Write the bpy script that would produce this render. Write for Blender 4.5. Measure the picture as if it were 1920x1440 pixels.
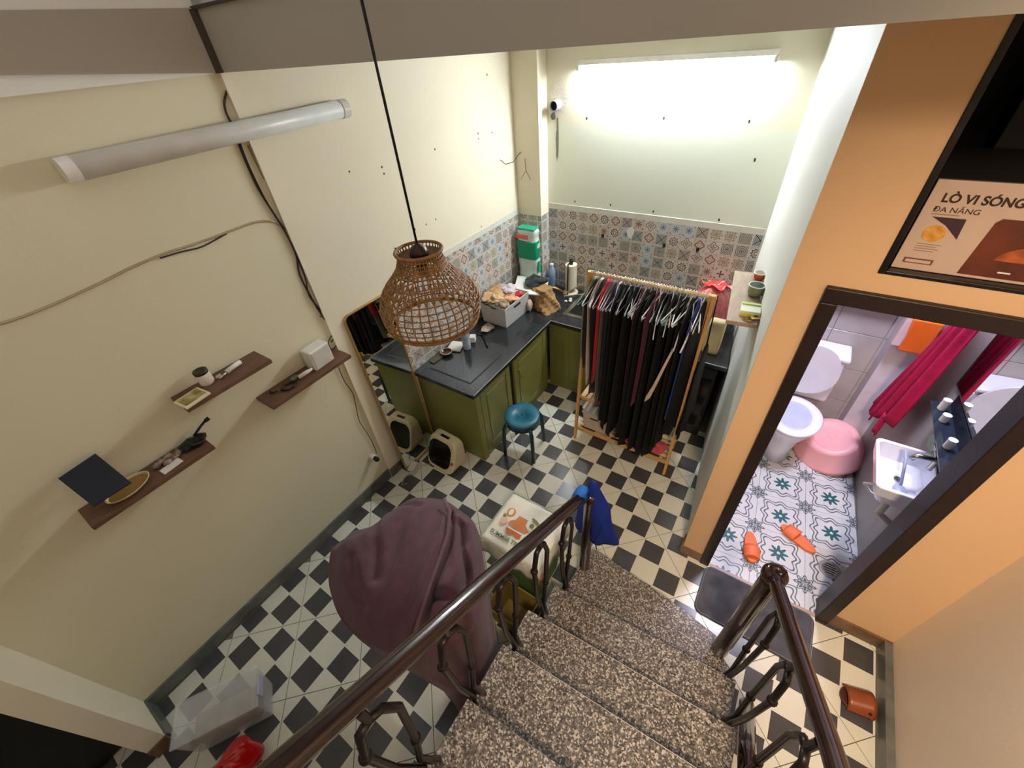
import bpy, bmesh, math, random
from mathutils import Vector, Matrix
random.seed(7)
scn = bpy.context.scene
for o in list(bpy.data.objects): bpy.data.objects.remove(o)
C = scn.collection
PI = math.pi

# ------------------------------------------------------------------ camera, world, lights, exposure
CAM = Vector((1.54011, 0.15408, 2.69274)); FPX = 769.01
RR = Vector((0.834221, 0.546589, -0.072906)); RD = Vector((0.30865, -0.572398, -0.759669)); RF = Vector((-0.456958, 0.611229, -0.646211))
cd = bpy.data.cameras.new('camera'); cam = bpy.data.objects.new('camera', cd); C.objects.link(cam)
cd.sensor_width = 36; cd.sensor_fit = 'HORIZONTAL'; cd.lens = FPX/1920*36; cd.clip_start = 0.02
M3 = Matrix((RR, -RD, -RF)).transposed()
cam.matrix_world = Matrix.Translation(CAM) @ M3.to_4x4()
scn.camera = cam
scn.view_settings.view_transform = 'Standard'; scn.view_settings.look = 'None'
scn.view_settings.gamma = 1; scn.view_settings.use_curve_mapping = False
scn.view_settings.exposure = 0.45
w = bpy.data.worlds.new('world'); scn.world = w; w.use_nodes = True
w.node_tree.nodes['Background'].inputs[0].default_value = (1.0, 0.96, 0.92, 1)
w.node_tree.nodes['Background'].inputs[1].default_value = 0.42
def area(name, loc, size, power, col, target, sy=None):
    l = bpy.data.lights.new(name, 'AREA'); l.energy = power; l.color = col; l.size = size
    if sy: l.shape = 'RECTANGLE'; l.size_y = sy
    o = bpy.data.objects.new(name, l); C.objects.link(o); o.location = loc
    o.rotation_euler = (Vector(target)-Vector(loc)).to_track_quat('-Z', 'Y').to_euler(); return o
area('bathroom_ceiling_lamp', (2.15, 2.75, 2.45), 0.3, 34, (0.80, 0.79, 1.0), (2.15, 2.6, 0))
area('stair_lamp', (2.0, -0.25, 3.2), 0.3, 22, (1.0, 0.74, 0.52), (2.60, 1.2, 0.8)).data.spread = math.radians(95)
TUBE_STRENGTH = 150

# ------------------------------------------------------------------ helpers
def ray(px, py): return RR*((px-960)/FPX) + RD*((py-720)/FPX) + RF
def AZ(px, py, z): d = ray(px, py); return CAM + d*((z-CAM.z)/d.z)
def AX(px, py, x): d = ray(px, py); return CAM + d*((x-CAM.x)/d.x)
def AY(px, py, y): d = ray(px, py); return CAM + d*((y-CAM.y)/d.y)
def lin(c):
    r = []
    for v in c:
        v /= 255.0; r.append(v/12.92 if v <= 0.04045 else ((v+0.055)/1.055)**2.4)
    return (*r, 1)
def base_mat(name):
    m = bpy.data.materials.new(name); m.use_nodes = True; return m, m.node_tree.nodes, m.node_tree.links, m.node_tree.nodes['Principled BSDF']
def mat(name, col, rough=0.5, metal=0, var=0.06, scale=12, bump=0.0, bscale=80, trans=0, ior=1.45, emit=0, alpha=1, coat=0, sheen=0, col2=None, stretch=None):
    m, N, L, P = base_mat(name)
    c1 = lin(col)
    P.inputs['Roughness'].default_value = rough; P.inputs['Metallic'].default_value = metal
    P.inputs['Transmission Weight'].default_value = trans; P.inputs['IOR'].default_value = ior
    P.inputs['Alpha'].default_value = alpha; P.inputs['Coat Weight'].default_value = coat
    P.inputs['Sheen Weight'].default_value = sheen
    tc = N.new('ShaderNodeTexCoord'); src = tc.outputs['Object']
    if stretch:
        mp = N.new('ShaderNodeMapping'); mp.inputs['Scale'].default_value = stretch; L.new(src, mp.inputs[0]); src = mp.outputs[0]
    nz = N.new('ShaderNodeTexNoise'); nz.inputs['Scale'].default_value = scale; nz.inputs['Detail'].default_value = 4; L.new(src, nz.inputs[0])
    rp = N.new('ShaderNodeValToRGB'); L.new(nz.outputs[0], rp.inputs[0])
    rp.color_ramp.elements[0].position = 0.3; rp.color_ramp.elements[1].position = 0.7
    if col2: a, b = c1, lin(col2)
    else:
        a = (*[v*(1-var) for v in c1[:3]], 1); b = (*[min(1, v*(1+var)) for v in c1[:3]], 1)
    rp.color_ramp.elements[0].color = a; rp.color_ramp.elements[1].color = b
    L.new(rp.outputs[0], P.inputs['Base Color'])
    if emit:
        P.inputs['Emission Color'].default_value = c1; P.inputs['Emission Strength'].default_value = emit
    if bump:
        n2 = N.new('ShaderNodeTexNoise'); n2.inputs['Scale'].default_value = bscale; n2.inputs['Detail'].default_value = 3; L.new(src, n2.inputs[0])
        bp = N.new('ShaderNodeBump'); bp.inputs['Strength'].default_value = bump; bp.inputs['Distance'].default_value = 0.01
        L.new(n2.outputs[0], bp.inputs['Height']); L.new(bp.outputs[0], P.inputs['Normal'])
    return m
class G:
    """tiny node-math helper"""
    def __init__(s, N, L): s.N, s.L = N, L
    def _in(s, sock, v):
        if isinstance(v, (int, float)): sock.default_value = v
        else: s.L.new(v, sock)
    def m(s, op, a, b=0.0, c=0.0):
        n = s.N.new('ShaderNodeMath'); n.operation = op; s._in(n.inputs[0], a); s._in(n.inputs[1], b); s._in(n.inputs[2], c); return n.outputs[0]
    def mix(s, f, a, b):
        n = s.N.new('ShaderNodeMix'); n.data_type = 'RGBA'; s._in(n.inputs[0], f)
        for k, v in ((6, a), (7, b)):
            if isinstance(v, tuple): n.inputs[k].default_value = v
            else: s.L.new(v, n.inputs[k])
        return n.outputs[2]

class MB:
    def __init__(s): s.v = []; s.f = []
    def add(s, vs, fs):
        b = len(s.v); s.v += [Vector(v) for v in vs]; s.f += [tuple(b+i for i in f) for f in fs]; return s
    def box(s, c, d, rz=0.0, M=None):
        x, y, z = d[0]/2, d[1]/2, d[2]/2
        vs = [Vector((sx*x, sy*y, sz*z)) for sz in (-1, 1) for sx, sy in ((-1, -1), (1, -1), (1, 1), (-1, 1))]
        R = Matrix.Rotation(rz, 3, 'Z') if M is None else M
        return s.add([R @ v + Vector(c) for v in vs], [(3, 2, 1, 0), (4, 5, 6, 7), (0, 1, 5, 4), (1, 2, 6, 5), (2, 3, 7, 6), (3, 0, 4, 7)])
    def b2(s, lo, hi): return s.box([(a+b)/2 for a, b in zip(lo, hi)], [b-a for a, b in zip(lo, hi)])
    def prism(s, poly, z0, z1, fn=None):
        n = len(poly); vs = [(p[0], p[1], z0) for p in poly]+[(p[0], p[1], z1) for p in poly]
        if fn: vs = [fn(v) for v in vs]
        return s.add(vs, [tuple(range(n-1, -1, -1)), tuple(range(n, 2*n))]+[(i, (i+1) % n, n+(i+1) % n, n+i) for i in range(n)])
    def tube(s, pts, r, n=8, closed=False, taper=None):
        pts = [Vector(p) for p in pts]; m = len(pts); up = None; vs = []
        for i, p in enumerate(pts):
            a = pts[(i-1) % m] if (i or closed) else p; b = pts[(i+1) % m] if (i < m-1 or closed) else p
            t = (b-a).normalized()
            if up is None: up = t.orthogonal().normalized()
            up = (up - t*up.dot(t)); up = up.normalized() if up.length > 1e-6 else t.orthogonal().normalized()
            sd = t.cross(up); rr = r if taper is None else r*taper[i]
            vs += [p + (up*math.cos(2*PI*k/n)+sd*math.sin(2*PI*k/n))*rr for k in range(n)]
        fs = []
        for i in range(m if closed else m-1):
            j = (i+1) % m
            fs += [(i*n+k, i*n+(k+1) % n, j*n+(k+1) % n, j*n+k) for k in range(n)]
        if not closed: fs += [tuple(range(n-1, -1, -1)), tuple((m-1)*n+k for k in range(n))]
        return s.add(vs, fs)
    def lathe(s, prof, n=24, c=(0, 0, 0), M=None, caps=True):
        vs = []; M = M or Matrix.Identity(3)
        for r, z in prof: vs += [M @ Vector((r*math.cos(2*PI*k/n), r*math.sin(2*PI*k/n), z))+Vector(c) for k in range(n)]
        m = len(prof); fs = [(i*n+k, i*n+(k+1) % n, (i+1)*n+(k+1) % n, (i+1)*n+k) for i in range(m-1) for k in range(n)]
        if caps: fs += [tuple(range(n-1, -1, -1)), tuple((m-1)*n+k for k in range(n))]
        return s.add(vs, fs)
    def grid(s, nu, nv, fn, closed_u=False):
        vs = [fn(i/(nu if closed_u else nu-1), j/(nv-1)) for j in range(nv) for i in range(nu)]
        fs = []
        for j in range(nv-1):
            for i in range(nu if closed_u else nu-1):
                k = (i+1) % nu; fs.append((j*nu+i, j*nu+k, (j+1)*nu+k, (j+1)*nu+i))
        return s.add(vs, fs)
    def sphere(s, c, r, n=12, m=8):
        rr = r if isinstance(r, (tuple, list)) else (r, r, r)
        prof = [(math.sin(PI*max(0.02, min(0.98, i/m))), -math.cos(PI*i/m)) for i in range(m+1)]
        vs = []
        for a, z in prof: vs += [Vector((c[0]+rr[0]*a*math.cos(2*PI*k/n), c[1]+rr[1]*a*math.sin(2*PI*k/n), c[2]+rr[2]*z)) for k in range(n)]
        return s.add(vs, [(i*n+k, i*n+(k+1) % n, (i+1)*n+(k+1) % n, (i+1)*n+k) for i in range(m) for k in range(n)]+[tuple(range(n-1, -1, -1)), tuple(m*n+k for k in range(n))])
    def rot(s, M, c=(0, 0, 0)):
        s.v = [M @ v + Vector(c) for v in s.v]; return s

def inv_of(p):
    M = Matrix.Identity(4)
    while p: M = Matrix.LocRotScale(p.location, p.rotation_euler, None) @ M; p = p.parent
    return M.inverted()
def build(name, mb, m, parent=None, smooth=False, bevel=0, sub=0, solid=0, world=True, fixn=True, bseg=2):
    me = bpy.data.meshes.new(name)
    vs = mb.v
    if parent is not None and world:
        Mi = inv_of(parent); vs = [Mi @ v for v in vs]
    me.from_pydata([tuple(v) for v in vs], [], mb.f)
    if fixn:
        bm = bmesh.new(); bm.from_mesh(me); bmesh.ops.recalc_face_normals(bm, faces=bm.faces); bm.to_mesh(me); bm.free()
    ms = m if isinstance(m, (list, tuple)) else [m]
    for k in ms: me.materials.append(k)
    if smooth:
        for p in me.polygons: p.use_smooth = True
    o = bpy.data.objects.new(name, me); C.objects.link(o)
    if parent is not None: o.parent = parent
    if solid: md = o.modifiers.new('s', 'SOLIDIFY'); md.thickness = solid; md.offset = 0
    if bevel: md = o.modifiers.new('b', 'BEVEL'); md.width = bevel; md.segments = bseg; md.limit_method = 'ANGLE'; md.angle_limit = 0.6
    if sub: md = o.modifiers.new('u', 'SUBSURF'); md.levels = sub; md.render_levels = sub
    return o
def tag(o, label=None, cat=None, group=None, kind=None):
    if label: o['label'] = label
    if cat: o['category'] = cat
    if group: o['group'] = group
    if kind: o['kind'] = kind
    return o
def thing(name, label, cat, loc=(0, 0, 0), rz=0.0, group=None, rot=None):
    o = bpy.data.objects.new(name, None); C.objects.link(o); o.location = loc
    o.rotation_euler = rot if rot else (0, 0, rz); o.empty_display_size = 0.05
    return tag(o, label, cat, group)
def struct(name, mb, m, parent=None, **k):
    o = build(name, mb, m, parent, **k)
    if parent is None: o['kind'] = 'structure'
    return o
def dup(o, parent=None):
    c = o.copy(); C.objects.link(c)
    if parent is not None: c.parent = parent
    for ch in list(o.children): dup(ch, c)
    return c
def text_mesh(name, body, size, m, parent, loc, rot, extrude=0.0006, shear=0.0, bold=0.0, align='LEFT'):
    cu = bpy.data.curves.new(name, 'FONT'); cu.body = body; cu.size = size; cu.extrude = extrude; cu.shear = shear; cu.offset = bold; cu.align_x = align
    t = bpy.data.objects.new('tmp', cu); C.objects.link(t)
    me = bpy.data.meshes.new_from_object(t.evaluated_get(bpy.context.evaluated_depsgraph_get())); bpy.data.objects.remove(t)
    me.materials.clear(); me.materials.append(m)
    o = bpy.data.objects.new(name, me); C.objects.link(o); o.parent = parent; o.location = loc; o.rotation_euler = rot
    return o

# ------------------------------------------------------------------ materials
def wall_paint(name, col, col_low=None, zsplit=0, stain=0.05):
    m, N, L, P = base_mat(name); g = G(N, L); P.inputs['Roughness'].default_value = 0.65
    P.inputs['Specular IOR Level'].default_value = 0.25
    geo = N.new('ShaderNodeNewGeometry'); nz = N.new('ShaderNodeTexNoise'); nz.inputs['Scale'].default_value = 1.6; nz.inputs['Detail'].default_value = 5
    L.new(geo.outputs['Position'], nz.inputs[0])
    c1 = lin(col); c2 = (*[v*(1-stain*2) for v in c1[:3]], 1)
    base = g.mix(nz.outputs[0], c1, c2)
    if col_low:
        sp = N.new('ShaderNodeSeparateXYZ'); L.new(geo.outputs['Position'], sp.inputs[0])
        f = g.m('LESS_THAN', sp.outputs[2], zsplit); base = g.mix(f, base, lin(col_low))
    L.new(base, P.inputs['Base Color'])
    n2 = N.new('ShaderNodeTexNoise'); n2.inputs['Scale'].default_value = 60; L.new(geo.outputs['Position'], n2.inputs[0])
    bp = N.new('ShaderNodeBump'); bp.inputs['Strength'].default_value = 0.12; bp.inputs['Distance'].default_value = 0.004
    L.new(n2.outputs[0], bp.inputs['Height']); L.new(bp.outputs[0], P.inputs['Normal'])
    return m
CREAM = wall_paint('cream_wall_paint', (226, 219, 190))
CREAM_LIT = wall_paint('lit_cream_wall_paint', (238, 230, 206))  # same cream paint, lightened where the kitchen tube lights the walls
BACKP = wall_paint('back_wall_paint', (236, 231, 208), (228, 231, 212), 2.125, 0.03)
WHITEP = wall_paint('white_wall_paint', (232, 232, 224))
WARMLIT = wall_paint('lamp_warmed_wall_paint', (214, 178, 138))  # apricot base colour holds part of the stair lamp's warm tint
TAN = wall_paint('tan_wall_paint', (234, 218, 196)); TAN.node_tree.nodes['Principled BSDF'].inputs['Roughness'].default_value = 0.42
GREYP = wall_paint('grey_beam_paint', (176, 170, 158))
SHADEP = wall_paint('taupe_shade_paint', (176, 168, 154))
BASE = mat('grey_baseboard_stone', (96, 98, 92), 0.35, var=0.25, scale=14)
BASEB = mat('brown_baseboard_stone', (110, 84, 60), 0.4, var=0.3, scale=10)
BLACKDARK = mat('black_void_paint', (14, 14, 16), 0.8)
C0 = 0.1414
def checker_mat():
    m, N, L, P = base_mat('checker_floor_tile'); g = G(N, L)
    geo = N.new('ShaderNodeNewGeometry'); sp = N.new('ShaderNodeSeparateXYZ'); L.new(geo.outputs['Position'], sp.inputs[0])
    u = g.m('DIVIDE', sp.outputs[0], C0); v = g.m('DIVIDE', sp.outputs[1], C0)
    ru = g.m('ROUND', u); rv = g.m('ROUND', v)
    du = g.m('LESS_THAN', g.m('ABSOLUTE', g.m('SUBTRACT', u, ru)), 0.468); dv = g.m('LESS_THAN', g.m('ABSOLUTE', g.m('SUBTRACT', v, rv)), 0.468)
    par = g.m('MODULO', g.m('ADD', g.m('ADD', ru, rv), 400.0), 2.0)
    blk = g.m('MULTIPLY', g.m('MULTIPLY', du, dv), g.m('LESS_THAN', par, 0.5))
    nz = N.new('ShaderNodeTexNoise'); nz.inputs['Scale'].default_value = 5; nz.inputs['Detail'].default_value = 6; L.new(geo.outputs['Position'], nz.inputs[0])
    wh = g.mix(nz.outputs[0], lin((222, 222, 208)), lin((200, 200, 184))); bk = g.mix(nz.outputs[0], lin((58, 58, 60)), lin((80, 80, 82)))
    L.new(g.mix(blk, wh, bk), P.inputs['Base Color']); P.inputs['Roughness'].default_value = 0.22
    return m
CHECK = checker_mat()
GROUT = mat('floor_grout', (120, 116, 98), 0.8)
def polar_tile(name, bg, fg, accent, kind, scale_uv=1.0, k=4):
    """printed ornament on one tile; UV 0..1 per tile"""
    m, N, L, P = base_mat(name); g = G(N, L)
    tc = N.new('ShaderNodeTexCoord'); sp = N.new('ShaderNodeSeparateXYZ'); L.new(tc.outputs['UV'], sp.inputs[0])
    x = g.m('MULTIPLY', g.m('SUBTRACT', sp.outputs[0], 0.5), 2.0); y = g.m('MULTIPLY', g.m('SUBTRACT', sp.outputs[1], 0.5), 2.0)
    r = g.m('SQRT', g.m('ADD', g.m('MULTIPLY', x, x), g.m('MULTIPLY', y, y))); th = g.m('ARCTAN2', y, x)
    def band(v, a, b): return g.m('MULTIPLY', g.m('GREATER_THAN', v, a), g.m('LESS_THAN', v, b))
    cs = g.m('COSINE', g.m('MULTIPLY', th, float(k)))
    rr = g.m('SUBTRACT', r, g.m('MULTIPLY', cs, {'quatre': 0.16, 'star': 0.10, 'ring': 0.0, 'cross': 0.05, 'flower': 0.28}[kind]))
    edge = g.m('GREATER_THAN', g.m('MAXIMUM', g.m('ABSOLUTE', x), g.m('ABSOLUTE', y)), 0.86)
    if kind == 'cross':
        a = g.m('ABSOLUTE', g.m('SUBTRACT', g.m('ABSOLUTE', x), g.m('ABSOLUTE', y)))
        f = g.m('LESS_THAN', g.m('MODULO', g.m('MULTIPLY', a, 4.2), 1.0), 0.45); ac = g.m('LESS_THAN', a, 0.10)
    elif kind == 'ring':
        f = g.m('MULTIPLY', g.m('LESS_THAN', g.m('MODULO', g.m('MULTIPLY', r, 4.0), 1.0), 0.42), g.m('LESS_THAN', r, 1.1)); ac = band(r, 0.0, 0.16)
    elif kind == 'quatre':
        f = g.m('MAXIMUM', band(rr, 0.62, 0.74), band(rr, 0.28, 0.36)); ac = band(rr, 0.0, 0.18)
    elif kind == 'star':
        f = g.m('MAXIMUM', band(rr, 0.50, 0.72), g.m('GREATER_THAN', r, 1.06)); ac = band(r, 0.2, 0.34)
    else:
        f = g.m('MAXIMUM', band(rr, -1, 0.34), g.m('GREATER_THAN', r, 1.0)); ac = band(r, 0, 0.14)
    c = g.mix(f, lin(bg), lin(fg)); c = g.mix(ac, c, lin(accent)); c = g.mix(edge, c, lin((205, 198, 188)))
    L.new(c, P.inputs['Base Color']); P.inputs['Roughness'].default_value = 0.3
    return m
WT = [polar_tile('ornament_tile_print', a[0], tuple(v*0.74 for v in a[1]), tuple(v*0.8 for v in a[2]), *a[3:]) for a in [
    ((206, 198, 188), (112, 98, 96), (156, 116, 100), 'quatre', 1, 4), ((186, 184, 174), (128, 128, 122), (104, 100, 96), 'ring', 1, 4),
    ((204, 194, 184), (112, 100, 98), (96, 84, 84), 'cross', 1, 4), ((210, 202, 192), (176, 150, 140), (128, 112, 106), 'star', 1, 8),
    ((206, 188, 174), (172, 138, 122), (214, 200, 186), 'star', 1, 4), ((190, 198, 202), (156, 170, 180), (104, 116, 128), 'flower', 1, 8),
    ((198, 190, 168), (126, 114, 92), (146, 124, 94), 'quatre', 1, 8), ((182, 176, 164), (150, 144, 132), (196, 190, 176), 'ring', 1, 4),
    ((196, 196, 190), (84, 92, 100), (70, 76, 84), 'cross', 1, 4), ((212, 206, 194), (124, 124, 120), (168, 116, 98), 'star', 1, 10),
    ((210, 200, 192), (138, 122, 118), (100, 88, 88), 'flower', 1, 4), ((202, 184, 168), (118, 92, 80), (152, 116, 92), 'flower', 1, 8)]]
def bath_floor_mat():
    m, N, L, P = base_mat('cement_ornament_floor_tile'); g = G(N, L)
    tc = N.new('ShaderNodeTexCoord'); sp = N.new('ShaderNodeSeparateXYZ'); L.new(tc.outputs['UV'], sp.inputs[0])
    def pol(ox, oy):
        x = g.m('MULTIPLY', g.m('SUBTRACT', sp.outputs[0], ox), 2.0); y = g.m('MULTIPLY', g.m('SUBTRACT', sp.outputs[1], oy), 2.0)
        return x, y, g.m('SQRT', g.m('ADD', g.m('MULTIPLY', x, x), g.m('MULTIPLY', y, y))), g.m('ARCTAN2', y, x)
    def band(v, a, b): return g.m('MULTIPLY', g.m('GREATER_THAN', v, a), g.m('LESS_THAN', v, b))
    x, y, r, th = pol(0.5, 0.5)
    c8 = g.m('COSINE', g.m('MULTIPLY', th, 8.0)); c4 = g.m('COSINE', g.m('MULTIPLY', th, 4.0))
    petal = g.m('LESS_THAN', g.m('SUBTRACT', r, g.m('MULTIPLY', c8, 0.10)), 0.29); hole = g.m('LESS_THAN', r, 0.065)
    # wavy double line round the middle
    w8 = g.m('ADD', g.m('MULTIPLY', c8, 0.085), g.m('MULTIPLY', c4, -0.07))
    rw = g.m('SUBTRACT', r, w8)
    l1 = band(rw, 0.62, 0.69); l2 = band(rw, 0.78, 0.835)
    f = g.m('MAXIMUM', l1, l2)
    # corner motif
    ax = g.m('SUBTRACT', 1.0, g.m('ABSOLUTE', x)); ay = g.m('SUBTRACT', 1.0, g.m('ABSOLUTE', y))
    rc = g.m('SQRT', g.m('ADD', g.m('MULTIPLY', ax, ax), g.m('MULTIPLY', ay, ay))); tc2 = g.m('ARCTAN2', ay, ax)
    cc = g.m('COSINE', g.m('MULTIPLY', tc2, 8.0)); rcc = g.m('SUBTRACT', rc, g.m('MULTIPLY', cc, 0.07))
    cm = g.m('MAXIMUM', band(rcc, 0.07, 0.23), band(rcc, 0.27, 0.34))
    nz = N.new('ShaderNodeTexNoise'); nz.inputs['Scale'].default_value = 8; L.new(tc.outputs['Object'], nz.inputs[0])
    bg = g.mix(nz.outputs[0], lin((206, 208, 210)), lin((186, 190, 196)))
    c = g.mix(f, bg, lin((92, 98, 106))); c = g.mix(cm, c, lin((86, 98, 104))); c = g.mix(petal, c, lin((40, 92, 96))); c = g.mix(hole, c, bg)
    L.new(c, P.inputs['Base Color']); P.inputs['Roughness'].default_value = 0.3
    return m
BATHF = bath_floor_mat()
BATHW = mat('pale_grey_wall_tile', (172, 164, 160), 0.25, var=0.08, scale=6)
BATHG = mat('grey_bathroom_render', (150, 148, 146), 0.5, var=0.06, scale=4)
BATHV = mat('pale_lavender_panel', (204, 198, 206), 0.4)
def terrazzo():
    m, N, L, P = base_mat('speckled_granite'); g = G(N, L)
    geo = N.new('ShaderNodeNewGeometry'); vo = N.new('ShaderNodeTexVoronoi'); vo.inputs['Scale'].default_value = 170; L.new(geo.outputs['Position'], vo.inputs[0])
    nz = N.new('ShaderNodeTexNoise'); nz.inputs['Scale'].default_value = 95; nz.inputs['Detail'].default_value = 5; nz.inputs['Roughness'].default_value = 0.8; L.new(geo.outputs['Position'], nz.inputs[0])
    rp = N.new('ShaderNodeValToRGB'); L.new(nz.outputs[0], rp.inputs[0]); e = rp.color_ramp.elements
    e[0].position = 0.36; e[0].color = lin((52, 47, 46)); e[1].position = 0.68; e[1].color = lin((186, 180, 172))
    x = e.new(0.47); x.color = lin((86, 80, 74)); x = e.new(0.56); x.color = lin((122, 115, 104))
    sp = N.new('ShaderNodeSeparateColor'); L.new(vo.outputs['Color'], sp.inputs[0])
    f = g.m('MULTIPLY', g.m('GREATER_THAN', sp.outputs[0], 0.80), 0.75)
    c = g.mix(f, rp.outputs[0], lin((196, 186, 176))); f2 = g.m('MULTIPLY', g.m('LESS_THAN', sp.outputs[0], 0.12), 0.8); c = g.mix(f2, c, lin((40, 34, 36)))
    L.new(c, P.inputs['Base Color']); P.inputs['Roughness'].default_value = 0.3
    return m
TERR = terrazzo()
RAILW = mat('dark_varnished_wood', (36, 20, 19), 0.2, var=0.35, scale=8, coat=0.6, stretch=(1, 6, 1))
IRON = mat('dark_brown_iron', (20, 12, 12), 0.38, var=0.2, coat=0.1)
FRAMEW = mat('dark_brown_door_frame', (34, 22, 22), 0.45, var=0.2, bump=0.1)
WOOD = mat('walnut_shelf_wood', (104, 74, 56), 0.5, var=0.25, scale=10, stretch=(12, 1.5, 12))
WOODL = mat('light_oak_board', (158, 138, 120), 0.5, var=0.15, scale=8, stretch=(10, 1.5, 10))
PINE = mat('pine_rack_wood', (206, 160, 96), 0.45, var=0.12, scale=10)
PINEL = mat('pale_pine_slat', (226, 200, 150), 0.5, var=0.08)
GRAN = mat('black_granite', (38, 40, 44), 0.2, var=0.2, scale=90, coat=0.3)
GREEN = mat('olive_green_cabinet', (124, 126, 66), 0.32, var=0.06, scale=5)
GREEND = mat('dark_cabinet_gap', (20, 18, 14), 0.7)
STEEL = mat('stainless_steel', (190, 188, 180), 0.25, 1.0)
STEELD = mat('sink_bowl_steel', (120, 118, 112), 0.35, 0.9)
WHITEPL = mat('white_plastic', (232, 230, 222), 0.35)
OFFW = mat('off_white_plastic', (214, 210, 198), 0.4)
BLACKPL = mat('black_plastic', (18, 18, 20), 0.35)
CREAMPL = mat('cream_plastic', (214, 204, 170), 0.35)
TEAL = mat('teal_plastic', (30, 98, 122), 0.4, var=0.04)
TEALD = mat('dark_teal_plastic', (18, 56, 66), 0.4, var=0.04)
RATTAN = mat('rattan', (146, 104, 56), 0.5, var=0.3, scale=40)
CORD = mat('black_cord', (24, 20, 18), 0.5)
BRONZE = mat('dark_bronze_cap', (62, 44, 34), 0.35, 0.5)
TUBEOFF = mat('frosted_white_tube', (216, 216, 210), 0.35)
TUBEON = mat('glowing_tube', (238, 246, 255), 0.4, emit=TUBE_STRENGTH)
GOLD = mat('brass_frame', (186, 150, 84), 0.3, 0.6)
m_, N_, L_, P_ = base_mat('mirror_glass'); P_.inputs['Metallic'].default_value = 1; P_.inputs['Roughness'].default_value = 0.01; P_.inputs['Base Color'].default_value = (0.8, 0.82, 0.78, 1); MIRROR = m_
CERAM = mat('white_ceramic', (222, 224, 236), 0.15, coat=0.5, var=0.02)
def fab(name, col, var=0.12, sheen=0.2, bump=0.15): return mat(name, col, 0.85, var=var, scale=20, bump=bump, bscale=250, sheen=sheen)
LABELW = mat('white_paper', (228, 226, 220), 0.6)

# ------------------------------------------------------------------ room shell
XL, XR, YB, YD, ZC = -0.594, 1.575, 3.493, 1.803, 2.662
XR2 = 2.655            # wall right of the door
def clip(poly, a, b, c):   # keep a*x+b*y<=c
    out = []
    for i in range(len(poly)):
        p, q = poly[i], poly[(i+1) % len(poly)]; dp, dq = a*p[0]+b*p[1]-c, a*q[0]+b*q[1]-c
        if dp <= 0: out.append(p)
        if dp*dq < 0: t = dp/(dp-dq); out.append((p[0]+(q[0]-p[0])*t, p[1]+(q[1]-p[1])*t))
    return out
fl = MB(); fl.b2((-1.3, -1.7, -0.12), (2.85, 1.83, -0.008)); fl.b2((-0.7, 1.83, -0.12), (1.66, 3.6, -0.008))
floor = struct('floor', fl, GROUT)
tile_cache = {}
def diamond_tiles():
    s = C0*2
    for a in range(-12, 16):
        for b in range(-16, 12):
            # joints: u+v = -1 + 4a, u-v = 1 + 4b
            p0, p1 = -1+4*a, 3+4*a; q0, q1 = 1+4*b, 5+4*b; e = 0.018
            cs = [((p+q)/2*C0, (p-q)/2*C0) for p, q in ((p0+e, q0+e), (p1-e, q0+e), (p1-e, q1-e), (p0+e, q1-e))]
            cx = sum(c[0] for c in cs)/4; cy = sum(c[1] for c in cs)/4
            if cx < -1.6 or cx > 3.0 or cy < -2 or cy > 4: continue
            for reg in ([(-1, 0, -XL), (1, 0, XR), (0, -1, 1.26), (0, 1, YB)], [(-1, 0, -XR), (1, 0, XR2), (0, -1, 1.26), (0, 1, YD)]):
                P = cs
                for ax, by, c in reg:
                    if P: P = clip(P, ax, by, c)
                if len(P) < 3: continue
                A = abs(sum(P[i][0]*P[(i+1) % len(P)][1]-P[(i+1) % len(P)][0]*P[i][1] for i in range(len(P))))/2
                if A < 0.002: continue
                if max(p[1] for p in P) > 2.95 : P = clip(P, 0, 1, 2.95)
                if len(P) < 3: continue
                full = abs(A-(4*C0/math.sqrt(2))**2*(1-e/2)**2) < 1e-3 and len(P) == 4 and max(p[1] for p in P) < 2.9
                if full and 'd' in tile_cache:
                    o = bpy.data.objects.new('tile', tile_cache['d']); C.objects.link(o); o.parent = floor; o.location = (cx, cy, 0)
                else:
                    mb = MB(); mb.prism([(p[0]-cx, p[1]-cy) for p in P], -0.0081, 0.0)
                    o = build('tile', mb, CHECK, floor, world=False); o.location = (cx, cy, 0)
                    if full: tile_cache['d'] = o.data
diamond_tiles()
# left wall: near part, far part standing 25 mm proud
WLF = XL
struct('wall_left', MB().b2((-0.78, -0.60, -0.1), (XL-0.022, 1.245, 2.662)).b2((-0.78, -1.7, 2.15), (XL-0.022, -0.60, 2.662)), CREAM)
struct('wall_left_rear', MB().b2((-0.78, 1.245, -0.1), (XL, 3.6, 2.70)), CREAM_LIT)
pl = MB().b2((-0.78, -0.65, -0.1), (-0.355, -0.566, 2.66))
struct('wall_left_pilaster', pl, CREAM_LIT)
# slanted panel, coloured taupe for the shade over the left wall + white wall above
def yz(mb, poly, x0, x1): return mb.prism(poly, x0, x1, fn=lambda v: (v[2], v[0], v[1]))
struct('trim_1', yz(MB(), [(1.249, 2.6615), (-1.7, 2.91), (-1.7, 2.858), (1.249, 2.858)][:1]+[(0.6, 2.713), (-1.7, 2.857), (1.249, 2.857)], -0.75, XL+0.006), SHADEP)
struct('wall_left_upper', MB().b2((-0.78, -1.7, 2.662), (XL-0.004, 1.25, 3.5)), WHITEP)
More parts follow.
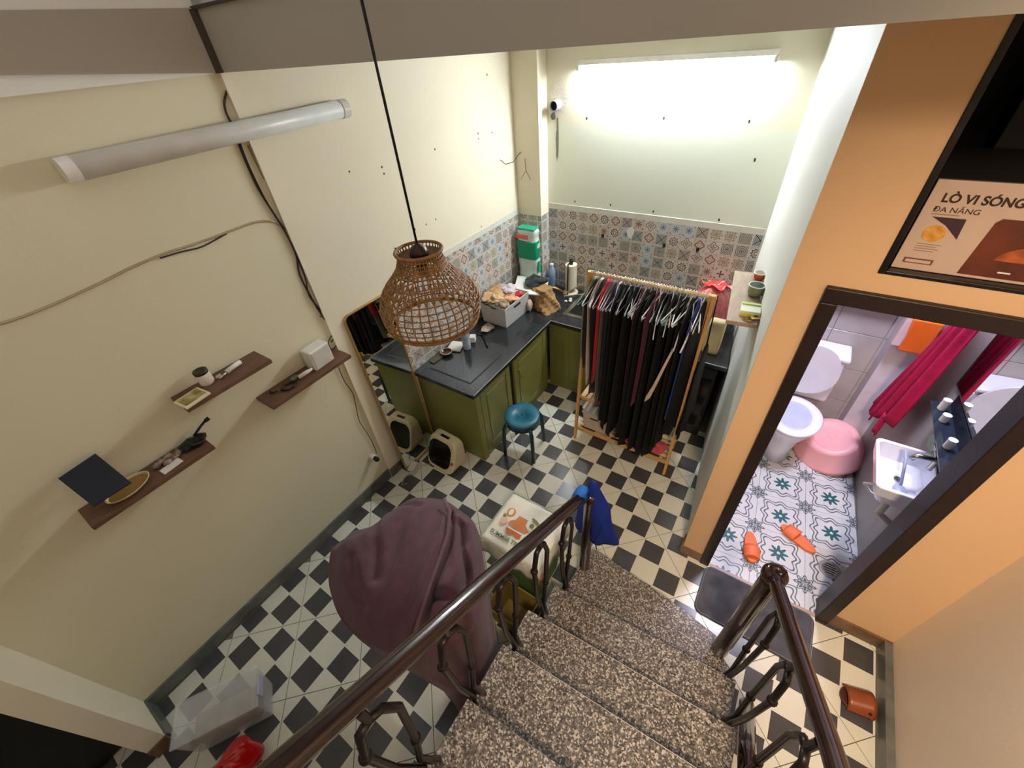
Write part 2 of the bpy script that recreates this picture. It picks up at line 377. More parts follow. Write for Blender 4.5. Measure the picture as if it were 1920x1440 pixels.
# ceiling slab (its edge is the grey band across the top)
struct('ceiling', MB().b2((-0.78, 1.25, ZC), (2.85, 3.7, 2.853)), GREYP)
struct('trim_2', MB().b2((-0.6, 1.238, 2.853), (2.85, 1.5, 2.862)).b2((-0.598, 1.225, 2.662), (-0.575, 1.25, 2.853)), mat('dark_joint', (70, 62, 54), 0.7))
struct('wall_upper_far', MB().b2((-0.78, 1.30, 2.862), (2.85, 1.4, 3.5)), WHITEP)
# back wall, corner columns
struct('wall_back', MB().b2((-0.78, YB, -0.1), (1.385, 3.62, ZC)), BACKP)
struct('wall_back_column', MB().b2((XL, 3.36, -0.1), (-0.36, YB+0.01, ZC)), CREAM_LIT)
# right wall of the kitchen and the low slanted half wall under the shelf
struct('wall_right', MB().prism([(XR, YD+0.1), (1.385, YB), (1.385, 3.62), (XR+0.09, 3.62), (XR+0.09, YD+0.1)], -0.1, ZC), WHITEP)
# door wall with door opening and storage opening
dw = MB().b2((XR, YD, -0.1), (1.70, YD+0.10, 2.662)).b2((1.70, YD, 1.955), (XR2+0.1, YD+0.10, 2.035)).b2((2.395, YD, -0.1), (XR2+0.1, YD+0.10, 1.955)).b2((1.70, YD, 2.035), (1.812, YD+0.1, 2.662))
struct('wall_door', dw, WARMLIT)
struct('wall_right_stair', MB().b2((XR2, -1.7, -0.1), (XR2+0.15, YD+0.05, 3.5)), TAN)
struct('wall_front', MB().b2((-0.78, -1.85, -0.1), (2.85, -1.7, 3.5)), TAN)
# dark doorway behind the pilaster
struct('wall_left_far', MB().b2((-1.35, -1.7, -0.1), (-1.25, -0.6, 2.66)), BLACKDARK)
dd = thing('door', 'black door leaf standing in the dark doorway beside the pilaster', 'door', (-0.56, -0.675, 0))
build('leaf', MB().b2((-0.60, -1.62, 0.012), (-0.555, -0.66, 2.12)), mat('black_door_leaf', (16, 20, 22), 0.4), dd, bevel=0.004)
build('panel', MB().b2((-0.556, -1.50, 1.1), (-0.548, -0.85, 1.95)), mat('black_door_panel', (20, 24, 26), 0.4), dd, bevel=0.006)
build('handle', MB().tube([(-0.55, -1.53, 1.0), (-0.50, -1.53, 1.0), (-0.50, -1.42, 1.0)], 0.008), STEEL, dd, smooth=True)
# baseboards
bh = 0.09
bb = MB().b2((XL-0.022, -0.566, 0.0), (XL-0.006, 1.245, bh)); struct('baseboard_left', bb, BASE, bevel=0.002)
struct('baseboard_left_pilaster', MB().b2((XL-0.006, -0.566, 0), (-0.355, -0.553, bh)), BASE, bevel=0.002)
struct('baseboard_left_pilaster_side', MB().b2((-0.355, -0.65, 0), (-0.343, -0.566, bh)), BASEB, bevel=0.002)
struct('baseboard_left_rear', MB().b2((XL, 1.245, 0.0), (XL+0.012, 1.74, bh)), BASE, bevel=0.002)
struct('baseboard_door', MB().b2((2.395, YD-0.012, 0), (XR2, YD, 0.1)), BASEB, bevel=0.002)
struct('baseboard_door_left', MB().b2((XR-0.012, YD-0.012, 0), (1.70, YD, 0.075)).b2((XR-0.012, YD, 0), (XR, YD+0.09, 0.075)), BASEB, bevel=0.002)
struct('baseboard_right', MB().b2((XR2-0.035, -1.6, 0), (XR2, YD-0.012, 0.1)), BASE, bevel=0.002)
# door frame
df = MB().b2((1.695, YD-0.02, 0), (1.748, YD+0.11, 1.905)).b2((2.335, YD-0.02, 0), (2.395, YD+0.11, 1.905)).b2((1.695, YD-0.02, 1.905), (2.395, YD+0.11, 1.962))
struct('door_1', df, FRAMEW, bevel=0.004)
struct('trim_3', MB().b2((1.748, YD-0.01, -0.008), (2.335, YD+0.012, 0.004)), mat('beige_threshold_stone', (168, 140, 128), 0.35), bevel=0.001)
# storage opening above the door: dark recess, sill
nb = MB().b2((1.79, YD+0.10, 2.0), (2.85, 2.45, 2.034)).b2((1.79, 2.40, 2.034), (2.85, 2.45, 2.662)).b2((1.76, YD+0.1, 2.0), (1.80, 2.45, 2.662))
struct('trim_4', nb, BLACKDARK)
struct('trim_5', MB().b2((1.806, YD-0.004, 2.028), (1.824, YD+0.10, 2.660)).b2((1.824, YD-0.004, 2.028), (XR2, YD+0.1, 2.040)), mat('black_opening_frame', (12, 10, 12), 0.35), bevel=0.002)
# ---- bathroom
fb = MB().b2((1.66, 1.90, -0.12), (2.85, 3.65, -0.006)).b2((1.75, 1.816, -0.12), (2.333, 1.90, -0.006)); bfloor = struct('floor_bathroom', fb, GROUT)
bang = math.radians(5.0); ex = Vector((math.cos(bang), math.sin(bang))); ey = Vector((-math.sin(bang), math.cos(bang)))
def uv_prism(poly3, uvs, th_dir, m, parent, name='tile', loc=(0, 0, 0)):
    n = len(poly3); me = bpy.data.meshes.new(name)
    vs = [Vector(p)-Vector(loc) for p in poly3]; back = [v-Vector(th_dir) for v in vs]
    me.from_pydata([tuple(v) for v in vs+back], [], [tuple(range(n))]+[(i, n+i, n+(i+1) % n, (i+1) % n) for i in range(n)])
    ul = me.uv_layers.new(name='uv')
    for p in me.polygons:
        for li, vi in zip(p.loop_indices, p.vertices): ul.data[li].uv = uvs[vi % n]
    me.materials.append(m); o = bpy.data.objects.new(name, me); C.objects.link(o); o.parent = parent; o.location = loc
    return o
org = Vector((2.055, 2.704)); pt = 0.299
for i in range(-3, 4):
    for j in range(-5, 5):
        c = org + ex*(i*pt)+ey*(j*pt)
        cs = [(c+ex*sx*(pt/2-0.001)+ey*sy*(pt/2-0.001)) for sx, sy in ((-1, -1), (1, -1), (1, 1), (-1, 1))]
        P = [tuple(p) for p in cs]
        for a_, b_, c_ in ((-1, 0, -1.665), (0, -1, -1.817), (0, 1, 3.49), (1, 0.07, 2.69)):
            if P: P = clip(P, a_, b_, c_)
        if len(P) < 3: continue
        uvs = [(((Vector(p)-c).dot(ex))/pt+0.5, ((Vector(p)-c).dot(ey))/pt+0.5) for p in P]
        uv_prism([(p[0], p[1], 0.0) for p in P], uvs, (0, 0, 0.006), BATHF, bfloor, loc=(c.x, c.y, 0))
struct('wall_bathroom_left', MB().b2((XR+0.09, YD+0.10, -0.1), (1.69, 3.6, 2.55)), BATHW)
wb = struct('wall_bathroom_back', MB().b2((1.66, 3.50, -0.1), (2.85, 3.62, 2.55)), BATHW)
for i in range(3):
    for j in range(8):
        x0, z0 = 1.70+i*0.30, 0.0+j*0.30
        if x0 > 2.3: continue
        x1 = min(x0+0.296, 2.32)
        build('tile', MB().b2((x0, 3.492, z0), (x1, 3.50, z0+0.296)), BATHW, wb, bevel=0.0015, bseg=1)
struct('wall_bathroom_box', MB().b2((2.32, 3.36, -0.1), (2.70, 3.52, 2.5)), BATHV)
wr = MB().prism([(2.545, 1.91), (2.478, 3.40), (2.85, 3.40), (2.85, 1.91)], -0.1, 1.98)
wbr = struct('wall_bathroom_right', wr, BATHG)
struct('wall_bathroom_front', MB().b2((2.40, 1.90, -0.1), (2.85, 1.915, 1.99)), BATHG)
struct('ceiling_bathroom', MB().b2((1.66, 2.46, 2.55), (2.85, 3.62, 2.60)), WHITEP)

# ------------------------------------------------------------------ wall tiles of the kitchen
def wall_tiles(parent, fn, n, rows, x0, z0, pitch, normal, seed, skip=None, topcut=None, width=None):
    rnd = random.Random(seed); cache = {}
    for j in range(rows):
        for i in range(n):
            a0, a1 = x0+i*pitch, x0+(i+1)*pitch-0.003; b0, b1 = z0+j*pitch, z0+(j+1)*pitch-0.003
            if width and a1 > width: a1 = width
            if a1-a0 < 0.02: continue
            if topcut and b1 > topcut: b1 = topcut
            if b1-b0 < 0.02: continue
            k = rnd.randrange(12); fx, fz = (a1-a0)/(pitch-0.003), (b1-b0)/(pitch-0.003)
            key = (k, round(a1-a0, 4), round(b1-b0, 4)); c = fn(a0, b0)
            if key in cache:
                o = bpy.data.objects.new('tile', cache[key]); C.objects.link(o); o.parent = parent; o.location = c
            else:
                o = uv_prism([fn(a0, b0), fn(a1, b0), fn(a1, b1), fn(a0, b1)], [(0, 0), (fx, 0), (fx, fz), (0, fz)], normal, WT[k], parent, loc=c); cache[key] = o.data
PT = 0.0985
W = {o.name: o for o in C.objects}
z0 = 0.815
wall_tiles(W['wall_back'], lambda a, z: Vector((a, YB-0.004, z)), 19, 8, -0.357, z0-PT, PT, (0, -0.004, 0), 3, topcut=1.49, width=1.374)
wall_tiles(W['wall_left_rear'], lambda a, z: Vector((XL+0.004, 3.36-a, z)), 17, 8, 0.0, z0-PT, PT, (0.004, 0, 0), 5, topcut=1.455, width=1.62)
wall_tiles(W['wall_back_column'], lambda a, z: Vector((a, 3.356, z)), 3, 8, XL+0.002, z0-PT, PT, (0, -0.004, 0), 8, topcut=1.455, width=-0.362)
wall_tiles(W['wall_back_column'], lambda a, z: Vector((-0.356, a, z)), 2, 8, 3.36, z0-PT, PT, (0.004, 0, 0), 9, topcut=1.455, width=3.488)
STRIP = mat('plain_sticker_border', (214, 212, 200), 0.4)
build('border_strip', MB().b2((-0.356, YB-0.004, 1.49), (1.374, YB, 1.535)), STRIP, W['wall_back'])
build('border_strip', MB().b2((XL, 1.74, 1.455), (XL+0.004, 3.36, 1.50)), STRIP, W['wall_left_rear'])
# stains and drill holes in the paint, plaster patch
DIRT = mat('grey_stain', (120, 120, 112), 0.8, var=0.3, scale=60); HOLE = mat('drill_hole', (60, 52, 46), 0.9)
sm = MB()
def blob(mb, c, rx, rz, n=14, ax='y', off=0.001, seed=0, jag=0.25):
    r_ = random.Random(seed); pts = []
    for k in range(n):
        a = 2*PI*k/n; q = 1+r_.uniform(-jag, jag); u, v = rx*q*math.cos(a), rz*q*math.sin(a)
        pts.append((c[0]+u, c[1]-off, c[2]+v) if ax == 'y' else (c[0]+off, c[1]+u, c[2]+v))
    mb.add(pts, [tuple(range(n))])
PLAS = mat('white_plaster_patch', (226, 218, 204), 0.9, bump=0.6, bscale=60)
pp = MB(); blob(pp, (-0.255, YB, 2.30), 0.075, 0.115, 22, seed=2, off=0.004, jag=0.12); build('plaster_patch', pp, PLAS, W['wall_back'], fixn=False)
st = MB(); blob(st, (-0.30, YB, 2.19), 0.022, 0.03, 12, seed=4, off=0.005); blob(st, (-0.268, YB, 2.02), 0.011, 0.16, 16, seed=5, off=0.002, jag=0.35)
build('stain', st, DIRT, W['wall_back'], fixn=False)
dh = MB()
for px, py in [(1100, 222), (1245, 222), (1405, 228), (1415, 300), (1078, 378), (1145, 384), (1225, 397), (1348, 412), (1032, 400)]: blob(dh, AY(px, py, YB), 0.006, 0.012, 7, seed=px)
build('drill_hole', dh, HOLE, W['wall_back'], fixn=False)
dh = MB()
for px, py in [(815, 280), (896, 250), (897, 260), (922, 249), (716, 313), (720, 326), (799, 421), (817, 411), (741, 466), (746, 480), (902, 425), (913, 140), (778, 430), (655, 322)]: blob(dh, AX(px, py, XL), 0.006, 0.007, 7, ax='x', seed=px)
build('drill_hole', dh, HOLE, W['wall_left_rear'], fixn=False)
for n_, (px, py, lb) in enumerate([(1130, 442, 'black adhesive hook on the tiles, left of the white torn patch'), (1245, 460, 'black adhesive hook on the tiles behind the middle of the clothes rail'), (1308, 468, 'black adhesive hook on the tiles just above the red bag')]):
    c = AY(px, py, YB-0.008); h = thing('wall_hook', lb, 'hook', c)
    build('pad', MB().box(c, (0.022, 0.006, 0.03)), BLACKPL, h, bevel=0.002)
    build('prong', MB().tube([c+Vector((0, -0.002, -0.004)), c+Vector((0, -0.018, -0.012)), c+Vector((0, -0.02, 0.012))], 0.004), BLACKPL, h, smooth=True)
tp = MB(); blob(tp, AY(1182, 436, YB-0.005), 0.034, 0.045, 11, seed=11, jag=0.3); tag(build('paper_sticker', tp, LABELW, solid=0.0008, fixn=False), 'torn white sticker patch on the patterned back wall tiles', 'sticker')
# pipe stub
pipe = thing('drain_pipe', 'open dark pipe stub coming out of the plaster patch on the back wall', 'pipe', (-0.264, 3.47, 2.266))
pc = Vector((-0.264, 3.49, 2.262)); RX = Matrix.Rotation(PI/2, 3, 'X')
build('pipe_wall', MB().lathe([(0.036, 0.0), (0.036, 0.07), (0.030, 0.07), (0.030, 0.002)], 24, pc, RX, caps=False), mat('grey_pvc', (176, 180, 184), 0.4), pipe, smooth=True)
build('pipe_inside', MB().lathe([(0.0301, 0.05), (0.0301, 0.052)], 24, pc, RX), mat('dark_pipe_inside', (18, 24, 34), 0.9), pipe)
# loose wire tails in the corner
cw = thing('loose_wire', 'thin bare wires sticking out of the wall corner by the column', 'wire', (XL, 3.30, 1.86))
build('wire', MB().tube([AX(938, 300, -0.57), AX(948, 308, -0.55), AX(962, 304, -0.53), AX(972, 290, -0.52), AX(980, 282, -0.55), AX(986, 290, -0.59)], 0.003, 6), CORD, cw, smooth=True)
build('wire', MB().tube([AY(984, 297, 3.34), AY(986, 320, 3.35), AY(977, 336, 3.345)], 0.002, 6), CORD, cw, smooth=True)
build('wire', MB().tube([AY(986, 320, 3.35), AY(995, 337, 3.345)], 0.002, 6), CORD, cw, smooth=True)

# ------------------------------------------------------------------ tube lamps
tl = thing('tube_lamp', 'lit white fluorescent batten on the back wall', 'tube lamp', (0.54, 3.49, 2.50))
build('housing', MB().b2((-0.075, 3.425, 2.497), (1.165, 3.493, 2.528)), WHITEPL, tl, bevel=0.004)
build('tube', MB().b2((-0.06, 3.432, 2.462), (1.15, 3.474, 2.4965)), TUBEON, tl, bevel=0.012, bseg=4)
for x in (-0.070, 1.16): build('end_cap', MB().box((x, 3.458, 2.482), (0.018, 0.066, 0.03)), OFFW, tl, bevel=0.004)
tl2 = thing('tube_lamp', 'unlit long white batten lamp on the left wall', 'tube lamp', (-0.60, 1.17, 2.46))
build('tube', MB().tube([(-0.575, 0.615, 2.455), (-0.548, 1.73, 2.472)], 0.039, 20), TUBEOFF, tl2, smooth=True)
build('end_cap', MB().tube([(-0.576, 0.577, 2.4545), (-0.575, 0.617, 2.455)], 0.041, 20), WHITEPL, tl2)
build('end_cap', MB().tube([(-0.548, 1.728, 2.472), (-0.547, 1.768, 2.4726)], 0.041, 20), WHITEPL, tl2)
build('back_plate', MB().b2((XL-0.02, 0.60, 2.43), (-0.585, 1.24, 2.49)), WHITEPL, tl2)

# ------------------------------------------------------------------ cables on the left wall
def cable(name, lb, pts, r, m=CORD, x=XL-0.016, cat='cable'):
    P = [AX(px, py, x) for px, py in pts]
    Q = []
    for i in range(len(P)-1):
        for k in range(4):
            t = k/4; p0 = P[max(0, i-1)]; p1 = P[i]; p2 = P[i+1]; p3 = P[min(len(P)-1, i+2)]
            Q.append(0.5*((2*p1)+(p2-p0)*t+(2*p0-5*p1+4*p2-p3)*t*t+(3*p1-p0-3*p2+p3)*t**3))
    Q.append(P[-1]); o = build(name, MB().tube(Q, r, 6), m, smooth=True); return tag(o, lb, cat)
WIREW = mat('beige_cable', (176, 158, 128), 0.5); WIREB = mat('brown_black_cable', (54, 44, 34), 0.5)
cable('cable', 'beige cable running across the left wall from the picture edge to the wire bundle', [(-20, 612), (30, 598), (95, 573), (190, 530), (250, 500), (312, 474), (345, 464), (400, 445), (440, 430), (480, 416), (510, 415), (530, 428), (548, 452)], 0.0045, WIREW)
cable('cable', 'short second cable strand clipped beside the beige one on the left wall', [(300, 484), (340, 472), (380, 462), (425, 438)], 0.003, WIREB)
cable('cable', 'dark power cable hanging down the step of the left wall', [(416, 146), (425, 165), (421, 190), (424, 210), (434, 232), (448, 270), (462, 305), (485, 355), (520, 410), (540, 440), (556, 480), (562, 515), (585, 560), (603, 590), (615, 606)], 0.005, WIREB)
cable('cable', 'thin twisted black cable beside the dark power cable', [(450, 268), (470, 318), (500, 378), (533, 432), (552, 470), (572, 520), (580, 555), (600, 580), (622, 612), (630, 625), (621, 642)], 0.0035, CORD, XL-0.008)
cable('cable', 'looped end of black wires just above the white box on the shelf', [(600, 592), (618, 605), (632, 618), (635, 640), (622, 655), (616, 640), (628, 622)], 0.003, CORD, XL-0.004)
cable('cable', 'small brown wire loop behind the unlit batten lamp', [(470, 225), (473, 206), (482, 200), (492, 206), (497, 220)], 0.003, WIREB, XL-0.012)
cable('cable', 'thin black cord hanging from the shelf down to the wall socket', [(634, 688), (646, 715), (662, 738), (668, 765), (674, 790), (690, 815), (702, 838), (706, 850)], 0.0025, CORD, XL-0.010)
tag(build('cable_trunking', MB().tube([AX(424, 160, XL-0.015), AX(455, 240, XL-0.015)], 0.006, 4).tube([AX(466, 272, XL-0.015), AX(530, 405, XL-0.015)], 0.007, 4), mat('olive_trunking', (150, 142, 110), 0.6)), 'olive coloured cable channel along the step in the left wall', 'cable channel')
so = thing('wall_socket', 'round wall socket with black plug low on the left wall', 'socket', (XL-0.02, 1.18, 0.32))
sc = Vector((XL-0.02, 1.165, 0.33)); RY = Matrix.Rotation(PI/2, 3, 'Y')
build('socket_body', MB().lathe([(0.024, 0), (0.024, 0.03), (0.020, 0.036)], 18, sc, RY), OFFW, so, smooth=False)
build('plug', MB().lathe([(0.017, 0.036), (0.02, 0.06), (0.014, 0.075)], 14, sc, RY), BLACKPL, so)

# ------------------------------------------------------------------ pendant lamp
LX, LY, LZ = 0.40, 1.18, 1.81     # centre of the bottom rim
pend = thing('pendant_lamp', 'open-weave rattan dome pendant lamp on a long black cord', 'pendant lamp', (LX, LY, LZ))
Hh = 0.30
def prof(t):      # t 0 bottom .. 1 top -> radius
    P = [(0, .178), (.10, .196), (.28, .200), (.45, .184), (.58, .155), (.70, .120), (.80, .096), (.90, .084), (.97, .080), (1, .086)]
    for i in range(len(P)-1):
        if t <= P[i+1][0]:
            s = (t-P[i][0])/(P[i+1][0]-P[i][0]); s = s*s*(3-2*s)*0.5+s*0.5; return P[i][1]+(P[i+1][1]-P[i][1])*s
    return P[-1][1]
ribs = MB(); NR = 38
for k in range(NR):
    a0 = 2*PI*k/NR
    for tw in (0,):
        pts = [(LX+prof(t)*math.cos(a0+tw*t), LY+prof(t)*math.sin(a0+tw*t), LZ+t*Hh) for t in [i/14 for i in range(15)]]
        ribs.tube(pts, 0.0030, 5)
build('rib', ribs, RATTAN, pend, smooth=True)['kind'] = 'stuff'
hoops = MB()
for i in range(9):
    t = 0.07+i*0.072; r = prof(t)+0.002
    hoops.tube([(LX+r*math.cos(2*PI*k/40), LY+r*math.sin(2*PI*k/40), LZ+t*Hh) for k in range(40)], 0.0028, 5, closed=True)
for i in range(5):
    t = 0.76+i*0.045; r = prof(t)+0.002
    hoops.tube([(LX+r*math.cos(2*PI*k/40), LY+r*math.sin(2*PI*k/40), LZ+t*Hh) for k in range(40)], 0.0028, 5, closed=True)
build('hoop', hoops, RATTAN, pend, smooth=True)['kind'] = 'stuff'
diag = MB()
for k in range(NR):
    for sgn in (1, -1):
        pts = [(LX+(prof(t)+0.001)*math.cos(2*PI*k/NR+sgn*0.7*(t-.5)), LY+(prof(t)+0.001)*math.sin(2*PI*k/NR+sgn*0.7*(t-.5)), LZ+t*Hh) for t in [0.52+0.03*i for i in range(13)]]
        diag.tube(pts, 0.0020, 4)
build('neck_weave', diag, RATTAN, pend, smooth=True)['kind'] = 'stuff'
build('rim', MB().tube([(LX+.180*math.cos(2*PI*k/48), LY+.180*math.sin(2*PI*k/48), LZ) for k in range(48)], 0.008, 8, closed=True), RATTAN, pend, smooth=True)
build('top_rim', MB().tube([(LX+.088*math.cos(2*PI*k/40), LY+.088*math.sin(2*PI*k/40), LZ+Hh) for k in range(40)], 0.006, 8, closed=True), RATTAN, pend, smooth=True)
build('top_disc', MB().lathe([(0.02, Hh-0.022), (0.084, Hh-0.022), (0.084, Hh-0.017), (0.02, Hh-0.017)], 32, (LX, LY, LZ)), mat('brown_disc', (112, 76, 44), 0.5), pend)
build('cap', MB().lathe([(0.036, Hh-0.017), (0.036, Hh-0.004), (0.026, Hh+0.014), (0.010, Hh+0.024), (0.004, Hh+0.03)], 24, (LX, LY, LZ)), BRONZE, pend, smooth=True)
build('bulb_holder', MB().lathe([(0.020, Hh-0.09), (0.020, Hh-0.022)], 16, (LX, LY, LZ)), BLACKPL, pend)
build('cord', MB().tube([(LX, LY, LZ+Hh+0.025), (LX, LY, 3.5)], 0.0045, 8), CORD, pend, smooth=True)

# ------------------------------------------------------------------ shelves on the left wall
def shelf(lb, y0, y1, ztop, depth=0.158):
    t = thing('wall_shelf', lb, 'shelf', (XL-0.02, (y0+y1)/2, ztop-0.012))
    build('board', MB().b2((XL-0.021, y0, ztop-0.022), (XL-0.021+depth, y1, ztop)), WOOD, t, bevel=0.0015)
    for y in (y0+0.1, y1-0.1): build('bracket', MB().b2((XL-0.021, y-0.006, ztop-0.05), (XL+0.03, y+0.006, ztop-0.022)), STEEL, t)
shelf('dark wooden floating shelf holding the tilted dark blue box lid, lowest on the left', -0.095, 0.405, 1.305)
shelf('dark wooden floating shelf with a jar and a small frame, highest of the three', 0.412, 0.825, 1.54)
shelf('dark wooden floating shelf holding the white box, nearest the mirror', 0.712, 1.235, 1.300)
# lower left shelf
nv = thing('box_lid', 'dark navy square panel leaning over the left shelf', 'box', (-0.50, 0.02, 1.34))
cs = [AX(108, 897, -0.56), AX(178, 850, -0.56), AX(246, 905, -0.44), AX(175, 950, -0.44)]
nlid = MB(); n_ = (cs[1]-cs[0]).cross(cs[3]-cs[0]).normalized()
if n_.z < 0: n_ = -n_
nlid.add([c-n_*0.012 for c in cs]+cs, [(3, 2, 1, 0), (4, 5, 6, 7), (0, 1, 5, 4), (1, 2, 6, 5), (2, 3, 7, 6), (3, 0, 4, 7)])
build('panel', nlid, mat('dark_navy_card', (24, 30, 42), 0.7), nv, bevel=0.002)
pt_ = AZ(210, 933, 1.312); pn = thing('plate', 'oval cream dish with gold inside, lying under the navy panel', 'dish', pt_)
def oval(mb, c, rx, ry, rz, prof_, n=28):
    Mz = Matrix.Rotation(rz, 3, 'Z'); vs = []
    for r, z in prof_: vs += [Mz @ Vector((rx*r*math.cos(2*PI*k/n), ry*r*math.sin(2*PI*k/n), z))+Vector(c) for k in range(n)]
    m = len(prof_); return mb.add(vs, [(i*n+k, i*n+(k+1) % n, (i+1)*n+(k+1) % n, (i+1)*n+k) for i in range(m-1) for k in range(n)]+[tuple(range(n-1, -1, -1)), tuple((m-1)*n+k for k in range(n))])
pc_ = Vector((-0.525, 0.075, 1.307))
build('rim', oval(MB(), pc_, 0.062, 0.088, 0.2, [(0.7, 0), (1, 0.02), (0.97, 0.022), (0.93, 0.012)]), mat('cream_glaze', (222, 208, 160), 0.3), pn, smooth=True)
build('centre', oval(MB(), pc_, 0.062, 0.088, 0.2, [(0.9, 0.011), (0.88, 0.0125)]), mat('gold_glaze', (150, 118, 60), 0.35), pn)
tag(build('paper_tag', MB().box((-0.505, 0.235, 1.3065), (0.045, 0.085, 0.003), 0.1), LABELW), 'small white price tag card lying on the left shelf', 'card')
def crumple(mb, c, r, seed, n=14, m=9, amp=0.25, flat=1.0):
    r_ = random.Random(seed); ph = [r_.uniform(0, 6.3) for _ in range(8)]
    rr = r if isinstance(r, (tuple, list)) else (r, r, r)
    def fn(u, v):
        a = 2*PI*u; b = PI*(0.02+0.96*v)
        d = 1+amp*(math.sin(3*a+ph[0]+2*b)*0.5+math.sin(5*a+ph[1]-3*b)*0.3+math.sin(4*b+ph[2]+2*a)*0.4+(0.34*math.sin(9*a+7*b+ph[3])*math.sin(5*b+ph[4])+0.22*math.sin(13*a-9*b+ph[5]) if n > 30 else 0))
        return Vector((c[0]+rr[0]*d*math.sin(b)*math.cos(a), c[1]+rr[1]*d*math.sin(b)*math.sin(a), c[2]-rr[2]*d*math.cos(b)))
    mb.grid(n, m, fn, closed_u=True); k = len(mb.v)
    mb.f += [tuple(k-n*m+i for i in range(n-1, -1, -1)), tuple(k-n+i for i in range(n))]
    return mb
KEYB = mat('mixed_brown_trinkets', (96, 78, 60), 0.5, col2=(170, 150, 130), scale=60)
k1 = MB()
for i in range(9): crumple(k1, (-0.545+random.uniform(-.03, .03), 0.20+i*0.018, 1.315), (0.016, 0.022, 0.012), i, 8, 6)
tag(build('trinket_pile', k1, KEYB, smooth=True), 'pile of small brown and beige trinkets in the middle of the left shelf', 'trinkets')
k2 = crumple(MB(), (-0.545, 0.365, 1.322), (0.045, 0.055, 0.018), 5, 18, 10, 0.35)
bs = thing('black_pouch', 'crumpled black cable bundle at the right end of the left shelf', 'cable bundle', (-0.545, 0.36, 1.305))
build('bundle', k2, BLACKPL, bs, smooth=True)
build('plug', MB().tube([(-0.56, 0.38, 1.34), (-0.57, 0.43, 1.36), (-0.565, 0.46, 1.375)], 0.006, 8).tube([(-0.565, 0.455, 1.373), (-0.563, 0.475, 1.378)], 0.010, 8), BLACKPL, bs, smooth=True)
# top shelf
jr = Vector((-0.56, 0.56, 1.541))
jar = thing('jar', 'small white jar with a dark lid on the highest shelf', 'jar', jr)
build('body', MB().lathe([(0.030, 0), (0.032, 0.01), (0.032, 0.055), (0.026, 0.062)], 20, jr), mat('milk_glass', (214, 206, 190), 0.3), jar, smooth=True)
build('lid', MB().lathe([(0.031, 0.060), (0.031, 0.075), (0.020, 0.077), (0.018, 0.072)], 20, jr), mat('dark_green_lid', (46, 46, 38), 0.35), jar, smooth=True)
pf = thing('picture_card', 'small gold patterned card in a cream tray on the highest shelf', 'card', (-0.52, 0.455, 1.541))
build('tray', MB().box((-0.500, 0.462, 1.548), (0.10, 0.115, 0.012), 0.12), mat('cream_tray', (226, 216, 176), 0.4), pf, bevel=0.003)
build('picture', MB().box((-0.500, 0.462, 1.5547), (0.078, 0.094, 0.002), 0.12), mat('gold_blots', (206, 194, 140), 0.5, col2=(128, 104, 40), scale=26), pf)
k3 = thing('hair_clip', 'white plastic clip lying on the highest shelf', 'clip', (-0.54, 0.66, 1.545))
build('blade', MB().tube([(-0.535, 0.645, 1.556), (-0.548, 0.70, 1.558), (-0.555, 0.725, 1.556)], 0.012, 10), WHITEPL, k3, smooth=True)
build('hinge', MB().tube([(-0.52, 0.60, 1.552), (-0.535, 0.65, 1.556)], 0.006, 8), STEEL, k3, smooth=True)
tag(build('glass_bead', crumple(MB(), (-0.545, 0.61, 1.551), (0.014, 0.016, 0.009), 9, 8, 6), mat('clear_beige_glass', (190, 176, 146), 0.2), smooth=True), 'small glassy bead cluster between jar and white clip', 'beads')
# shelf by the mirror
wbx = thing('router_box', 'white cube-shaped box on the shelf nearest the mirror', 'box', (-0.545, 1.085, 1.301))
build('body', MB().box((-0.546, 1.09, 1.363), (0.085, 0.135, 0.124), 0.06), WHITEPL, wbx, bevel=0.008, bseg=3)
build('front_plate', MB().box((-0.5015, 1.093, 1.363), (0.006, 0.12, 0.11), 0.06), mat('grey_white_plate', (206, 202, 194), 0.4), wbx, bevel=0.003)
tag(build('ointment_tube', MB().tube([(-0.53, 0.93, 1.315), (-0.515, 0.985, 1.325), (-0.505, 1.01, 1.332)], 0.012, 10, taper=[1, 1, 0.5]), WHITEPL, smooth=True), 'white squeezed tube lying on the shelf nearest the mirror', 'tube')
tag(build('leaf_sprig', crumple(MB(), (-0.55, 0.915, 1.315), (0.018, 0.026, 0.013), 3, 10, 7, 0.4), mat('dusty_green', (110, 116, 84), 0.6), smooth=True), 'dusty green crumpled packet beside the white tube', 'packet')
tag(build('sunglasses', MB().tube([(-0.535, 0.82, 1.306), (-0.50, 0.835, 1.308), (-0.49, 0.87, 1.308), (-0.51, 0.90, 1.308), (-0.545, 0.89, 1.308), (-0.55, 0.85, 1.307)], 0.006, 6, closed=True).tube([(-0.55, 0.80, 1.306), (-0.53, 0.77, 1.322), (-0.535, 0.765, 1.335)], 0.006, 6).sphere((-0.53, 0.768, 1.333), 0.012, 8, 6), mat('dark_brown_glossy', (40, 28, 22), 0.25), smooth=True), 'small dark brown glossy trinket with a knob on the shelf nearest the mirror', 'trinket')

